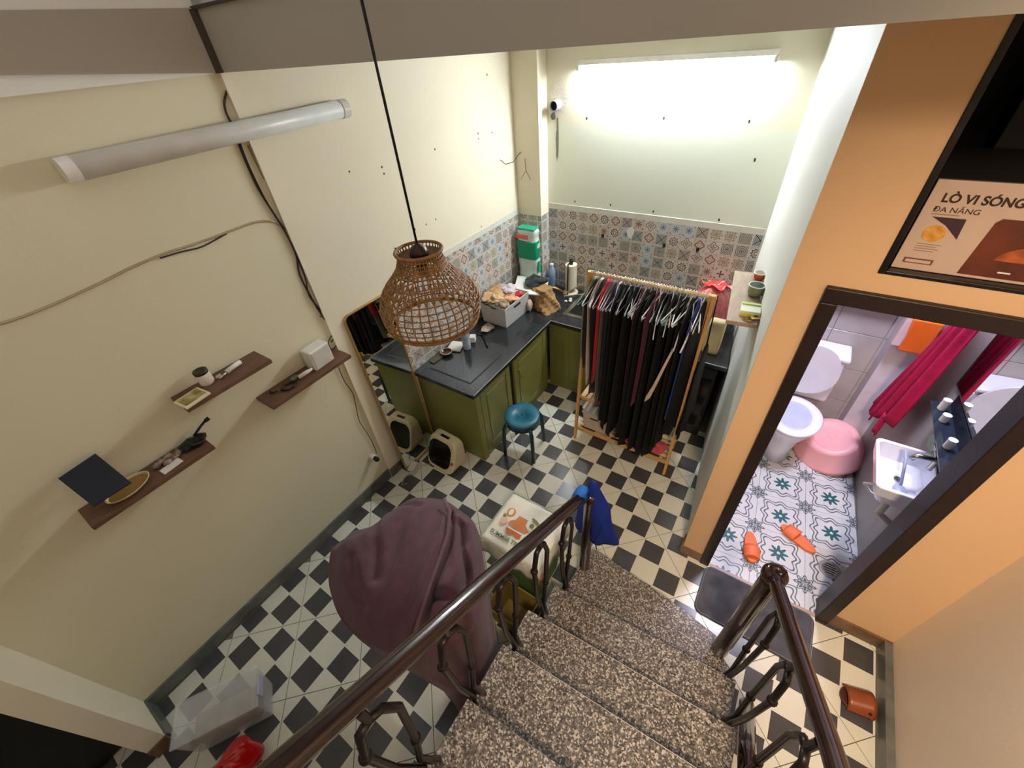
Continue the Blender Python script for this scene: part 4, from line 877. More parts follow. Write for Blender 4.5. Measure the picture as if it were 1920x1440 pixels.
# hangers and garments
SILV = mat('silver_wire', (206, 208, 214), 0.3, 0.5); PINKH = mat('pink_hanger', (214, 170, 168), 0.4); TEALH = mat('teal_hanger', (110, 156, 148), 0.4); WHH = mat('white_hanger', (228, 226, 226), 0.4); PURH = mat('lilac_hanger', (190, 172, 206), 0.4)
zr = RZT-0.012
def hanger_mb():
    h = MB()
    hook = [(0, 0.013*math.cos(a), 0.004+0.013*math.sin(a)) for a in [(-30+k*30)*PI/180 for k in range(8)]]
    hook = [(0, -0.012, -0.002), (0, -0.014, 0.008), (0, -0.006, 0.0165), (0, 0.006, 0.0165), (0, 0.014, 0.006), (0, 0.009, -0.012), (0, 0.0, -0.035)]
    h.tube(hook, 0.0026, 5)
    h.tube([(0, 0, -0.035), (0, -0.19, -0.13), (0, -0.185, -0.145), (0, 0.185, -0.145), (0, 0.19, -0.13)], 0.0032, 5, closed=True)
    return h
hproto = {}
def hanger(x, lb, m, rz=0.0, tilt=0.0, group=None, tx=0.0):
    key = m.name
    if key not in hproto:
        o = build('clothes_hanger', hanger_mb(), m); hproto[key] = o.data
    else: o = bpy.data.objects.new('clothes_hanger', hproto[key]); C.objects.link(o)
    o.location = (x, RYM, zr+0.0); o.rotation_euler = (tilt, tx, rz); tag(o, lb, 'hanger', group); return o
def garment(x, lb, m, zb, wt_=0.19, wb_=0.20, th=0.012, rz=0.0, seed=0, tx=0.0, sleeve=False, group=None, y0=0.0):
    r_ = random.Random(seed); ph = [r_.uniform(0, 6.28) for _ in range(5)]; nv = 16; nu = 26; ztop = zr-0.03
    H = ztop-zb
    def fn(u, v):
        a = 2*PI*u; s = v
        if s < 0.12: w_ = 0.045+(wt_-0.045)*(s/0.12)**0.8; dz = 0.10*(s/0.12)
        else: w_ = wt_+(wb_-wt_)*((s-0.12)/0.88); dz = 0.10+(H-0.10)*((s-0.12)/0.88)
        t = th*(0.55+0.7*s)
        yy = w_*math.cos(a); xx = t*math.sin(a)+0.35*t*math.sin(yy*60+ph[0]+3*s)*s+0.25*t*math.sin(yy*110+ph[1])*s
        zz = -0.03-dz-0.02*math.sin(yy*30+ph[2])*(1 if s > 0.9 else 0)
        return Vector((xx, y0*s+yy+0.008*math.sin(5*s+ph[3]), zz))
    mb = MB().grid(nu, nv, fn, closed_u=True); mb.f += [tuple(range(nu-1, -1, -1)), tuple(range(nu*(nv-1), nu*nv))]
    o = build('garment', mb, m, smooth=True); o.location = (x, RYM, zr); o.rotation_euler = (0, tx, rz)
    return tag(o, lb, 'garment', group)
BLK = fab('black_garment', (7, 7, 8), 0.2, 0.0, 0.1)
GS = [ # x, label, color, zbottom, width top, width bottom
 (0.548, 'sage green top at the left end of the rack rail', (118, 134, 118), 0.86, 0.17, 0.15),
 (0.568, 'dark navy top second from the left end of the rail', (22, 26, 34), 0.80, 0.16, 0.15),
 (0.592, 'cream and beige long-sleeved top near the left end of the rail', (206, 192, 176), 0.62, 0.17, 0.12),
 (0.612, 'black top between the cream one and the red one', (16, 16, 18), 0.52, 0.17, 0.13),
 (0.638, 'bright red top on the left part of the rail', (196, 22, 44), 0.74, 0.19, 0.17),
 (0.656, 'dusty pink red top just right of the bright red one', (150, 30, 46), 0.70, 0.17, 0.16),
 (0.678, 'grey beige long dress right of the red tops', (112, 106, 92), 0.42, 0.16, 0.14),
 (0.700, 'dark slate blue top left of the lilac one', (34, 38, 56), 0.60, 0.18, 0.17),
 (0.722, 'pale lilac thin-strap top in the left half of the rail', (206, 190, 208), 0.95, 0.14, 0.12)]
for i, (x, lb, col, zb, a, b) in enumerate(GS): garment(x, lb, fab('garment_cloth', col, 0.12, 0.1), zb, a, b, 0.010, rz=random.uniform(-.12, .12), seed=i)
xs = 0.742; bn = 0
wine = {4: ('wine purple long garment in the middle of the black ones', (74, 8, 40), 0.42), 7: ('dark burgundy garment among the black ones under the empty hangers', (88, 12, 40), 0.62), 14: ('deep blue long garment at the right end of the rail', (18, 50, 130), 0.62)}
for i in range(16):
    x = xs+i*0.0335; rz = random.uniform(-.1, .1)
    if i == 14: rz = 0.0
    if i in wine:
        lb, col, zb = wine[i]; garment(x, lb, fab('garment_cloth', col, 0.15, 0.1), zb, 0.19, 0.20 if i != 14 else 0.215, 0.012, rz=rz, seed=30+i)
    else:
        zb = [0.40, 0.34, 0.30, 0.36, 0, 0.28, 0.22, 0, 0.20, 0.26, 0.18, 0.22, 0.28, 0.34, 0, 0.50][i]
        ords = ['first', 'second', 'third', 'fourth', 'fifth', 'sixth', 'seventh']
        if i < 4: bl = '%s black garment to the left of the wine purple one on the rail' % ords[3-i]
        elif i < 7: bl = '%s black garment to the right of the wine purple one on the rail' % ords[i-5]
        elif i < 14: bl = '%s black garment to the right of the dark burgundy one' % ords[i-8]
        else: bl = 'short black garment at the right end of the rail, right of the blue one'
        garment(x, bl, BLK, zb, 0.19, 0.225, 0.020, rz=rz, seed=30+i, group='black garments on the rack')
o = garment(1.312, 'black coat hung low outside the right end post of the rack', BLK, 0.80, 0.15, 0.20, 0.016, seed=77); o.location.z -= 0.30
h = build('strap_loop', MB().tube([(1.312, RYM-0.02, zr-0.34), (RX1+0.018, RYM, zr+0.014), (1.312, RYM+0.02, zr-0.34)], 0.003, 6), BLK); tag(h, 'thin black strap holding the low-hung coat on the rack post', 'strap')
o = build('garment', MB().tube([(1.16, 2.30, 1.20), (1.13, 2.27, 1.05), (1.10, 2.262, 0.90), (1.075, 2.262, 0.80), (1.06, 2.262, 0.76)], 0.011, 8, taper=[0.6, 0.8, 1, 1.3, 0.4]), fab('beige_strap', (206, 176, 150), 0.08)); tag(o, 'long thin beige strap hanging down in front of the black garments', 'strap')
cols = [(0.545, TEALH), (0.572, WHH), (0.592, SILV), (0.612, WHH), (0.640, PINKH), (0.660, PINKH), (0.682, SILV), (0.705, PURH), (0.728, PURH)]
names = ['pale green hanger at the left end of the rail', 'white hanger carrying the navy top', 'silver hanger carrying the cream top', 'white hanger between the cream and the red top', 'pink hanger carrying the bright red top', 'pink hanger right of the bright red top', 'silver hanger over the grey beige dress', 'lilac hanger over the slate blue top', 'lilac hanger carrying the pale lilac top']
for (x, m), lb in zip(cols, names): hanger(x-0.003, lb, m, random.uniform(-.15, .15))
gl = {'clothes_hanger_s': 'silver wire hanger in the crowded right two thirds of the rail', 't': 'teal plastic hanger in the crowded right half of the rail', 'w': 'white plastic hanger in the crowded right two thirds of the rail'}
for i in range(30):
    x = 0.752+i*0.0172; k = random.random(); tilt = 0.0
    if i in (19, 21): hanger(x, gl['t'].replace('teal', 'left teal' if i == 19 else 'right teal')+', of two', TEALH, random.uniform(-.35, .35), 0, 'teal hangers on the rack', tx=random.uniform(-.06, .10))
    elif k < 0.3: hanger(x, gl['w'], WHH, random.uniform(-.4, .4), random.uniform(-.1, .1), 'white hangers on the rack', tx=random.uniform(-.05, .12))
    else: hanger(x, gl['clothes_hanger_s'], SILV, random.uniform(-.4, .4), random.uniform(-.12, .12), 'silver hangers on the rack', tx=random.uniform(-.05, .12))
hanger(0.530, 'bare pale wooden hanger hanging out at the left end of the rail', mat('beige_hanger', (200, 180, 150), 0.4), -0.9, 0.0)
BIG = MB().tube([(0, 0.0, 0.0), (0, -0.02, -0.06), (0, -0.30, -0.30), (0, -0.285, -0.31), (0, -0.04, -0.10)], 0.0042, 6)
for i, (x, rz, ln) in enumerate([(0.985, 0.25, 1), (1.06, 0.15, 0.9), (1.16, 0.05, 1.1), (1.235, -0.1, 1.1)]):
    o = build('trouser_hanger', BIG, WHH if i != 2 else mat('pale_grey_hanger', (196, 198, 208), 0.35)); o.location = (x, RYM-0.012, zr+0.0); o.rotation_euler = (0, 0, rz); o.scale = (ln*0.75,)*3
    tag(o, ['long white clip hanger, leftmost of the four swinging towards the room', 'long white clip hanger, second of the four swinging towards the room', 'long pale grey clip hanger carrying the beige strap', 'long white clip hanger, rightmost by the rack post'][i], 'hanger')

# ------------------------------------------------------------------ stool
sp_ = Vector((0.195, 2.05, 0)); st_ = thing('stool', 'teal round plastic stool in front of the green cabinet', 'stool', sp_)
SH = 0.40; SR = 0.142
build('seat', MB().lathe([(0.020, SH-0.012), (0.020, SH-0.004), (SR-0.012, SH), (SR, SH-0.006), (SR, SH-0.028), (SR-0.006, SH-0.03)], 40, sp_, caps=False), TEAL, st_, smooth=True)
build('apron', MB().lathe([(SR-0.004, SH-0.030), (SR-0.004, SH-0.075), (SR-0.012, SH-0.075), (SR-0.012, SH-0.03)], 40, sp_, caps=False), TEALD, st_, smooth=True)
build('centre_hole', MB().lathe([(0.011, SH-0.006), (0.011, SH-0.0015)], 14, sp_), GREEND, st_)
build('seat_ring', MB().lathe([(0.010, SH-0.004), (0.022, SH-0.0035)], 20, sp_, caps=False), TEAL, st_)
for k in range(4):
    a = k*PI/2+0.98; d = Vector((math.cos(a), math.sin(a), 0))
    build('leg', MB().tube([sp_+d*(SR-0.03)+Vector((0, 0, SH-0.05)), sp_+d*(SR+0.006)+Vector((0, 0, SH-0.055)), sp_+d*(SR+0.022)+Vector((0, 0, SH-0.09)), sp_+d*(SR+0.03)+Vector((0, 0, 0.2)), sp_+d*(SR+0.038)+Vector((0, 0, 0.002))], 0.0155, 10, taper=[1, 1, 1, 1, 0.95]), TEALD, st_, smooth=True)

# ------------------------------------------------------------------ cream case with black window
cp = Vector((-0.285, 1.585, 0)); crz = math.radians(-2)
cs_ = thing('pet_carrier', 'cream rounded boxy case with a large black front, before the green end panel', 'case', cp, crz)
def rrect(w_, h_, r, n=6):
    out = []
    for cx_, cz_, a0 in ((w_/2-r, h_/2-r, 0), (-w_/2+r, h_/2-r, PI/2), (-w_/2+r, -h_/2+r, PI), (w_/2-r, -h_/2+r, 1.5*PI)):
        for k in range(n+1): a = a0+PI/2*k/n; out.append((cx_+r*math.cos(a), cz_+r*math.sin(a)))
    return out
CW, CH, CD = 0.285, 0.275, 0.20
def shear(x, y, z): return (x, y+0.42*z*max(0.0, CD/2-y)/CD, z)
f_ = lambda v: shear(v[0], v[2], v[1]+CH/2+0.008)
build('body', MB().prism(rrect(CW, CH, 0.06), -CD/2, CD/2, fn=f_), CREAMPL, cs_, world=False, bevel=0.014, bseg=3)
def shf(x, d, z): # a point d in front of the sloping front face
    n_y, n_z = -0.922, 0.387; p_ = shear(x, -CD/2, z); return (p_[0], p_[1]+n_y*d, p_[2]+n_z*d)
build('front_window', MB().prism(rrect(CW*0.82, CH*0.78, 0.065), -0.012, 0.007, fn=lambda v: shf(v[0]-0.014, v[2], v[1]+CH/2+0.010)), mat('black_tinted_window', (14, 14, 12), 0.15), cs_, world=False, bevel=0.004)
build('handle_slot', MB().b2((-0.045, 0.035, CH+0.005), (0.045, 0.060, CH+0.0095)), BLACKPL, cs_, world=False, bevel=0.001)
kb = shf(0.126, 0.004, 0.12)
build('knob', MB().sphere(kb, 0.013, 14, 8), mat('copper_knob', (186, 110, 66), 0.25, 0.9), cs_, world=False, smooth=True)
for x in (-0.09, 0.09): build('foot', MB().b2((x-0.02, -0.06, 0), (x+0.02, 0.06, 0.012)), CREAMPL, cs_, world=False)
tag(build('power_cord', MB().tube([(-0.40, 1.50, 0.006), (-0.46, 1.44, 0.006), (-0.44, 1.36, 0.006), (-0.50, 1.30, 0.006), (-0.46, 1.22, 0.006), (-0.43, 1.26, 0.006)], 0.0035, 6), mat('beige_flex', (186, 180, 156), 0.5), smooth=True), 'beige power cord curling on the floor beside the cream case', 'cord')
tag(build('white_slipper', MB().box((-0.50, 1.40, 0.02), (0.06, 0.10, 0.03), 0.3), OFFW, bevel=0.01), 'small off-white power adapter on the floor by the mirror', 'adapter')

# ------------------------------------------------------------------ hamper with T-shirt
hp = thing('storage_hamper', 'light green plastic hamper under the printed white T-shirt', 'hamper', (0.76, 1.16, 0))
HX0, HX1, HY0, HY1, HT = 0.585, 0.955, 1.00, 1.32, 0.50
GRP = mat('light_green_plastic', (186, 206, 172), 0.4); GRD = mat('green_plastic', (92, 130, 66), 0.45, var=0.15)
build('tub', MB().add([(HX0+.03, HY0+.03, 0.002), (HX1-.03, HY0+.03, 0.002), (HX1-.03, HY1-.03, 0.002), (HX0+.03, HY1-.03, 0.002), (HX0, HY0, HT-0.02), (HX1, HY0, HT-0.02), (HX1, HY1, HT-0.02), (HX0, HY1, HT-0.02)], [(3, 2, 1, 0), (4, 5, 6, 7), (0, 1, 5, 4), (1, 2, 6, 5), (2, 3, 7, 6), (3, 0, 4, 7)]), GRD, hp, bevel=0.02)
build('lid', MB().b2((HX0-0.01, HY0-0.01, HT-0.02), (HX1+0.01, HY1+0.03, HT)), GRP, hp, bevel=0.015, bseg=3)
ts = thing('t_shirt', 'white T-shirt with orange summer print spread over the green hamper', 'T-shirt', (0.76, 1.15, HT))
def tsf(u, v):
    x = HX0-0.045+u*(HX1-HX0+0.09); y = HY0-0.045+v*(HY1-HY0+0.06)
    ex_ = max(0, HX0-0.005-x, x-HX1-0.005); ey_ = max(0, HY0-0.005-y)
    z = HT+0.010-3.4*max(ex_, ey_)+0.004*math.sin(9*u+7*v)+0.003*math.sin(17*v-5*u)
    if v > 0.9 and (u < 0.12 or u > 0.9): z -= 0.005
    if ex_ > 0: x = HX0-0.012-0.004*math.sin(v*25) if x < 0.7 else HX1+0.014+0.004*math.sin(v*21)
    if ey_ > 0: y = HY0-0.014-0.006*math.sin(u*26)
    return Vector((x, y, z))
SHIRT = fab('white_cotton', (222, 220, 206), 0.04)
build('cloth', MB().grid(30, 26, tsf), SHIRT, ts, smooth=True, solid=0.004)
PO = mat('orange_print', (204, 128, 78), 0.8); POD = mat('deep_orange_print', (200, 100, 56), 0.8); PG = mat('olive_print', (132, 124, 86), 0.8); PGT = mat('grey_green_print', (120, 138, 108), 0.8); PP = mat('pink_beige_print', (212, 178, 158), 0.8)
def decal(name, pts, m, dz=0.0):
    # flat print shapes given in shirt-local metres around the print centre
    cx_, cy_ = 0.735, 1.165
    me = [(cx_+x, cy_+y, HT+0.0195+dz) for x, y in pts]; return build(name, MB().add(me, [tuple(range(len(me)))]), m, ts, solid=0.0006, fixn=False)
ci = lambda x, y, rx, ry, n=16: [(x+rx*math.cos(2*PI*k/n), y+ry*math.sin(2*PI*k/n)) for k in range(n)]
decal('print_shape', [(-0.028, 0.055), (0.030, 0.055), (0.034, 0.02), (0.066, -0.005), (0.060, -0.022), (0.02, -0.030), (-0.02, -0.030), (-0.062, -0.018), (-0.06, 0.0), (-0.034, 0.022)], PO)
decal('print_shape', [(-0.055, -0.038), (0.045, -0.038), (0.05, -0.068), (0.03, -0.078), (0.005, -0.062), (-0.03, -0.072), (-0.055, -0.06)], POD)
decal('print_shape', [(-0.050, -0.036), (0.044, -0.036), (0.044, -0.045), (-0.050, -0.045)], LABELW, 0.0008)
decal('print_shape', ci(-0.085, 0.052, 0.026, 0.028), PO); decal('print_shape', ci(-0.085, 0.052, 0.015, 0.022), SHIRT, 0.0008)
decal('print_shape', ci(-0.095, -0.015, 0.024, 0.026), PP); decal('print_shape', ci(-0.108, 0.015, 0.010, 0.014), PG)
decal('print_shape', ci(0.068, 0.035, 0.014, 0.014), PG); decal('print_shape', [(0.045, 0.072), (0.075, 0.062), (0.12, 0.045), (0.118, 0.056), (0.085, 0.076), (0.05, 0.085)], PG)
decal('print_shape', [(0.085+0.026*(1 if k % 2 == 0 else 0.45)*math.cos(k*PI/5+PI/2), -0.005+0.026*(1 if k % 2 == 0 else 0.45)*math.sin(k*PI/5+PI/2)) for k in range(10)], PP)
decal('print_shape', ci(0.075, -0.045, 0.010, 0.010, 10), PP); decal('print_shape', ci(0.10, 0.03, 0.007, 0.009, 8), PG)
text_mesh('lettering', 'SUMMER TIME', 0.034, PGT, ts, (0.735-0.125-0.76, 1.165-0.118-1.15, 0.0205), (0, 0, 0.0), extrude=0.0006, bold=0.001)
tag(build('carton_flap', MB().b2((0.93, 0.985, 0.36), (0.985, 1.02, 0.44)), mat('brown_card', (150, 104, 84), 0.7)), 'piece of brown cardboard sticking out between hamper and stairs', 'cardboard')
ybx = thing('yellow_bin', 'ochre plastic crate on the floor beside the hamper, seen between the balusters', 'crate', (0.86, 0.86, 0))
YEL = mat('ochre_plastic', (150, 132, 62), 0.5, var=0.2)
build('tub', MB().add([(0.76, 0.80, 0.002), (0.96, 0.80, 0.002), (0.96, 0.95, 0.002), (0.76, 0.95, 0.002), (0.74, 0.78, 0.22), (0.98, 0.78, 0.22), (0.98, 0.965, 0.22), (0.74, 0.965, 0.22)], [(3, 2, 1, 0), (0, 1, 5, 4), (1, 2, 6, 5), (2, 3, 7, 6), (3, 0, 4, 7)]), YEL, ybx, solid=0.005)
build('rim', MB().tube([(0.74, 0.78, 0.22), (0.98, 0.78, 0.22), (0.98, 0.965, 0.22), (0.74, 0.965, 0.22)], 0.006, 6, closed=True), YEL, ybx)

# ------------------------------------------------------------------ blanket
BLK2 = fab('mauve_fleece', (88, 58, 69), 0.14, 0.15, 0.35)
bt = thing('blanket', 'large mauve fleece blanket heaped against the stair railing', 'blanket', (0.6, 0.55, 0))
OUT = [(0.05, 0.476), (0.14, 0.60), (0.170, 0.70), (0.21, 0.86), (0.347, 0.965), (0.50, 0.965), (0.61, 0.95), (0.705, 0.865), (0.80, 0.76), (0.885, 0.65), (0.925, 0.545), (0.88, 0.43), (0.775, 0.33), (0.693, 0.295), (0.569, 0.262), (0.448, 0.25), (0.297, 0.285), (0.145, 0.375)]
BC = Vector((0.50, 0.61))
PA = sorted((math.atan2(y-BC.y, x-BC.x), math.hypot(x-BC.x, y-BC.y)) for x, y in OUT)
def orad(a):
    tot = wsum = 0.0
    for k in range(len(PA)):
        a0, r0 = PA[k]; a1, r1 = PA[(k+1) % len(PA)]
        if k == len(PA)-1: a1 += 2*PI
        for aa in (a, a+2*PI):
            if a0 <= aa <= a1: t = (aa-a0)/(a1-a0); t = t*t*(3-2*t)*0.6+t*0.4; return r0+(r1-r0)*t
    return PA[0][1]
def osm(a): return sum(orad((a+d+PI) % (2*PI)-PI) for d in (-0.12, -0.04, 0.04, 0.12))/4
CRE = [([(0.195, 0.666), (0.287, 0.601), (0.386, 0.534), (0.468, 0.439)], 0.022, 0.030), ([(0.50, 0.90), (0.575, 0.84), (0.645, 0.74), (0.69, 0.62), (0.735, 0.50), (0.775, 0.38)], 0.060, 0.016),
       ([(0.60, 0.87), (0.69, 0.77), (0.79, 0.68), (0.845, 0.60)], 0.050, 0.016), ([(0.845, 0.60), (0.80, 0.555), (0.74, 0.52)], 0.045, 0.014), ([(0.70, 0.76), (0.76, 0.66), (0.78, 0.56)], -0.030, 0.030),
       ([(0.184, 0.751), (0.306, 0.786), (0.379, 0.829)], 0.014, 0.02), ([(0.55, 0.86), (0.61, 0.75), (0.655, 0.62), (0.70, 0.48), (0.73, 0.36)], -0.030, 0.030),
       ([(0.36, 0.87), (0.40, 0.70), (0.50, 0.52), (0.56, 0.36)], 0.014, 0.035), ([(0.30, 0.45), (0.40, 0.38), (0.50, 0.34)], 0.016, 0.022), ([(0.64, 0.90), (0.74, 0.80), (0.85, 0.67), (0.89, 0.56)], -0.028, 0.022), ([(0.10, 0.50), (0.22, 0.55), (0.34, 0.50)], 0.012, 0.035)]
def segd(p, pl):
    best = 9
    for (x0, y0), (x1, y1) in zip(pl, pl[1:]):
        dx, dy = x1-x0, y1-y0; t = max(0, min(1, ((p[0]-x0)*dx+(p[1]-y0)*dy)/(dx*dx+dy*dy))); best = min(best, math.hypot(p[0]-x0-dx*t, p[1]-y0-dy*t))
    return best
def bf(u, v):
    a = -PI+2*PI*u; R0 = osm(a)
    if v > 0.42:
        s = 1-(v-0.42)/0.58; s = max(s, 0.004); s = s**0.85; r = R0*s
        x, y = BC.x+r*math.cos(a), BC.y+r*math.sin(a)
        z = 0.76+0.20*(1-s**3.2)
        for pl, dp, wd in CRE: z -= 1.35*dp*math.exp(-(segd((x, y), pl)/wd)**2)*min(1, (1-s)*8+0.25)
        z += 0.008*math.sin(20*x+9*y)*math.sin(13*y-6*x)+0.012*math.sin(34*(x*0.55+y*0.83)+3*math.sin(6*x))*s*s*(1 if x < 0.45 else 0.35)
    else:
        t = 1-v/0.42                       # 0 rim .. 1 floor
        tx_, ty_ = 0.865+0.105*math.cos(a), 0.50+0.17*math.sin(a)
        rip = 1+0.05*math.sin(7*a+5*t)*t+0.03*math.sin(11*a-4*t)*t
        k = min(1, t*1.9); k = k*k*(3-2*k)
        ox, oy = BC.x+R0*(1+0.02*math.sin(PI*min(1, t*4)))*math.cos(a), BC.y+R0*(1+0.02*math.sin(PI*min(1, t*4)))*math.sin(a)
        x = ox+(tx_-ox)*k; y = oy+(ty_-oy)*k; x = 0.865+(x-0.865)*rip; y = 0.50+(y-0.50)*rip
        z = 0.76-0.10*min(1, t*5)**2-0.64*t**1.15
    return Vector((min(x, 0.985), y, z))
mb = MB().grid(160, 90, bf, closed_u=True); mb.f += [tuple(range(159, -1, -1)), tuple(range(160*89, 160*90))]
build('heap', mb, BLK2, bt, smooth=True)
build('hem', MB().tube([(0.48, 0.905, 0.925), (0.56, 0.86, 0.945), (0.63, 0.76, 0.945), (0.678, 0.63, 0.935), (0.722, 0.50, 0.92), (0.758, 0.38, 0.87), (0.765, 0.335, 0.80)], 0.009, 8), fab('mauve_hem', (104, 72, 84)), bt, smooth=True)

# ------------------------------------------------------------------ stairs
RIS = 0.17
stp = thing('staircase', 'speckled granite staircase descending to the checkered floor', 'stairs', (1.5, 0.6, 0))
fr = [1.40, 1.055, 0.815, 0.585, 0.335, 0.09, -0.16, -0.41, -0.66]
for i in range(8):
    z1 = RIS*(i+1); xl = [1.06, 1.04, 1.02, 1.04, 1.07, 1.085, 1.09, 1.09][i]; xr = [1.885, 1.965, 1.975, 1.99, 2.0, 2.0, 2.0, 2.0][i]
    yb_ = fr[i+1]-0.06 if i < 7 else -0.9
    if i == 0: poly = [(xl, yb_), (1.99, yb_), (1.99, 1.10), (1.955, 1.21), (1.885, 1.255), (1.90, 1.30), (1.86, 1.325), (1.64, 1.372), (1.3, 1.415), (1.12, 1.435), (1.08, 1.40)]
    else: poly = [(xl, yb_), (xr, yb_), (xr, fr[i]+0.045), (xl, fr[i]-0.01)]
    t_ = build('tread', MB().prism(poly, z1-0.028, z1), TERR, stp, bevel=0.003)
    ins = [(p[0]+(0.012 if p[0] < 1.5 else -0.012), p[1]-(0.022 if p[1] > yb_+0.05 else 0)) for p in poly]
    build('riser', MB().prism(ins, 0.0 if i < 3 else z1-RIS-0.02, z1-0.028), mat('dark_granite_riser', (140, 128, 120), 0.4, var=0.2, scale=60) if i == 0 else bpy.data.materials['dark_granite_riser'], stp)
    if i in (2, 3):
        build('nosing_line', MB().tube([(xl+0.06 if i == 3 else xl+0.12, fr[i]-0.004, z1+0.0004), (xr-0.12, fr[i]+0.035, z1+0.0004)], 0.0012, 4), mat('pale_nosing', (200, 190, 180), 0.5), stp)

# ------------------------------------------------------------------ railings
def newel(parent, x, y, z0, z1, r, ball=False):
    build('newel_post', MB().lathe([(r*1.0, z0), (r*1.02, z0+0.02), (r, z0+0.05), (r*1.0, z1-0.05), (r*1.06, z1)], 20, (x, y, 0)), RAILW, parent, smooth=True)
rl = thing('stair_railing', 'dark brown stair railing on the room side, blue towel on its post', 'railing', (1.08, 0.6, 0.17))
newel(rl, 1.103, 1.300, 0.17, 0.93, 0.031)
rp_ = [(1.075, 1.335, 0.885), (1.07, 1.255, 0.935), (1.07, 0.823, 1.205), (1.07, 0.515, 1.40), (1.07, 0.305, 1.525), (1.07, 0.05, 1.685), (1.07, -0.30, 1.905), (1.07, -0.6, 2.095)]
build('handrail', MB().tube(rp_, 0.028, 18), RAILW, rl, smooth=True)
def baluster(parent, x, y, z, top, flip=1):
    # y,z: foot ; iron pair bulging apart and joined under the handrail
    P = lambda dy, dz: (x, y+dy*flip, z+dz)
    H_ = top
    build('baluster', MB().tube([P(0.02, 0.0), P(0.005, 0.08), P(-0.008, 0.20), P(0.02, H_*0.45), P(0.045, H_*0.78), P(0.02, H_*0.90), P(-0.01, H_*0.93)], 0.0115, 8), IRON, parent, smooth=True)
    build('baluster', MB().tube([P(-0.03, 0.0), P(-0.05, 0.03), P(-0.035, 0.06), P(-0.02, 0.10), P(-0.055, H_*0.45), P(-0.065, H_*0.78), P(-0.04, H_*0.92), P(-0.01, H_*0.93)], 0.0115, 8), IRON, parent, smooth=True)
    build('collar', MB().sphere(P(-0.04, 0.045), 0.021, 12, 8), IRON, parent, smooth=True)
    build('collar', MB().sphere(P(0.020, H_*0.45), 0.017, 12, 8), IRON, parent, smooth=True)
    build('collar', MB().sphere(P(-0.065, H_*0.78), 0.017, 12, 8), IRON, parent, smooth=True)
    build('bracket', MB().tube([P(-0.01, H_*0.93), P(-0.01, H_+0.02)], 0.011, 8), IRON, parent)
def zr_l(y): return 0.935+(1.255-y)*0.628
for i, (y, z) in enumerate([(1.12, 0.17), (0.875, 0.34), (0.635, 0.51), (0.37, 0.68), (0.12, 0.85), (-0.13, 1.02)]):
    baluster(rl, 1.072 if i < 4 else 1.09, y, z, zr_l(y)-z-0.03)
rr2 = thing('stair_railing', 'dark brown stair railing on the door side with a round-topped post', 'railing', (1.9, 0.8, 0.17))
newel(rr2, 1.893, 1.262, 0.17, 1.02, 0.039)
build('post_cap', MB().lathe([(0.040, 1.0), (0.047, 1.012), (0.047, 1.03), (0.038, 1.05), (0.018, 1.06), (0.014, 1.052), (0.004, 1.052)], 24, (1.893, 1.262, 0)), RAILW, rr2, smooth=True)
rpr = [(1.888, 1.262, 1.022), (1.905, 1.18, 1.06), (1.95, 0.91, 1.215), (1.985, 0.633, 1.40), (2.01, 0.30, 1.62), (2.02, -0.1, 1.88), (2.02, -0.6, 2.2)]
build('handrail', MB().tube(rpr, 0.0255, 16), RAILW, rr2, smooth=True)
for i, (x, y, z, t_) in enumerate([(1.935, 1.13, 0.17, 1.085), (1.95, 0.90, 0.34, 1.22), (1.965, 0.67, 0.51, 1.375), (1.975, 0.43, 0.68, 1.53)]):
    baluster(rr2, x, y, z, t_-z-0.03)
build('side_brace', MB().tube([(2.05, 1.08, 0.20), (2.03, 0.80, 0.46), (2.02, 0.5, 0.72)], 0.034, 12), RAILW, rr2, smooth=True)
# blue towel
BLUE = fab('blue_towel_cloth', (4, 38, 128), 0.15, 0.0)
bt2 = thing('blue_towel', 'bright blue cloth draped over the foot post of the room-side railing', 'towel', (1.10, 1.30, 0.9))
def btf(u, v):
    a = 2*PI*u; z = 1.015-v*0.47; r = 0.012+0.055*min(1, v*2.5)+0.012*math.sin(5*a+2*v)*v+0.012*math.sin(3*a-4*v)*v
    sx = 1.0+0.5*v
    return Vector((1.108+0.035*v+r*math.cos(a)*sx, 1.315+0.02*v+r*math.sin(a)*0.75, z+0.03*math.sin(2*a+1)*(v**3)))
mb = MB().grid(36, 18, btf, closed_u=True); mb.f += [tuple(range(35, -1, -1))]
build('cloth', mb, BLUE, bt2, smooth=True, solid=0.004)
build('band', MB().tube([(1.068, 1.30, 0.935), (1.068, 1.245, 0.945), (1.09, 1.235, 0.95)], 0.036, 12), mat('sky_blue_cloth', (18, 96, 176), 0.8), bt2, smooth=True)
build('tail', MB().grid(8, 10, lambda u, v: Vector((1.14+0.04*u+0.01*math.sin(6*v), 1.34-0.07*u, 0.75-0.30*v+0.05*u))), BLUE, bt2, smooth=True, solid=0.006)

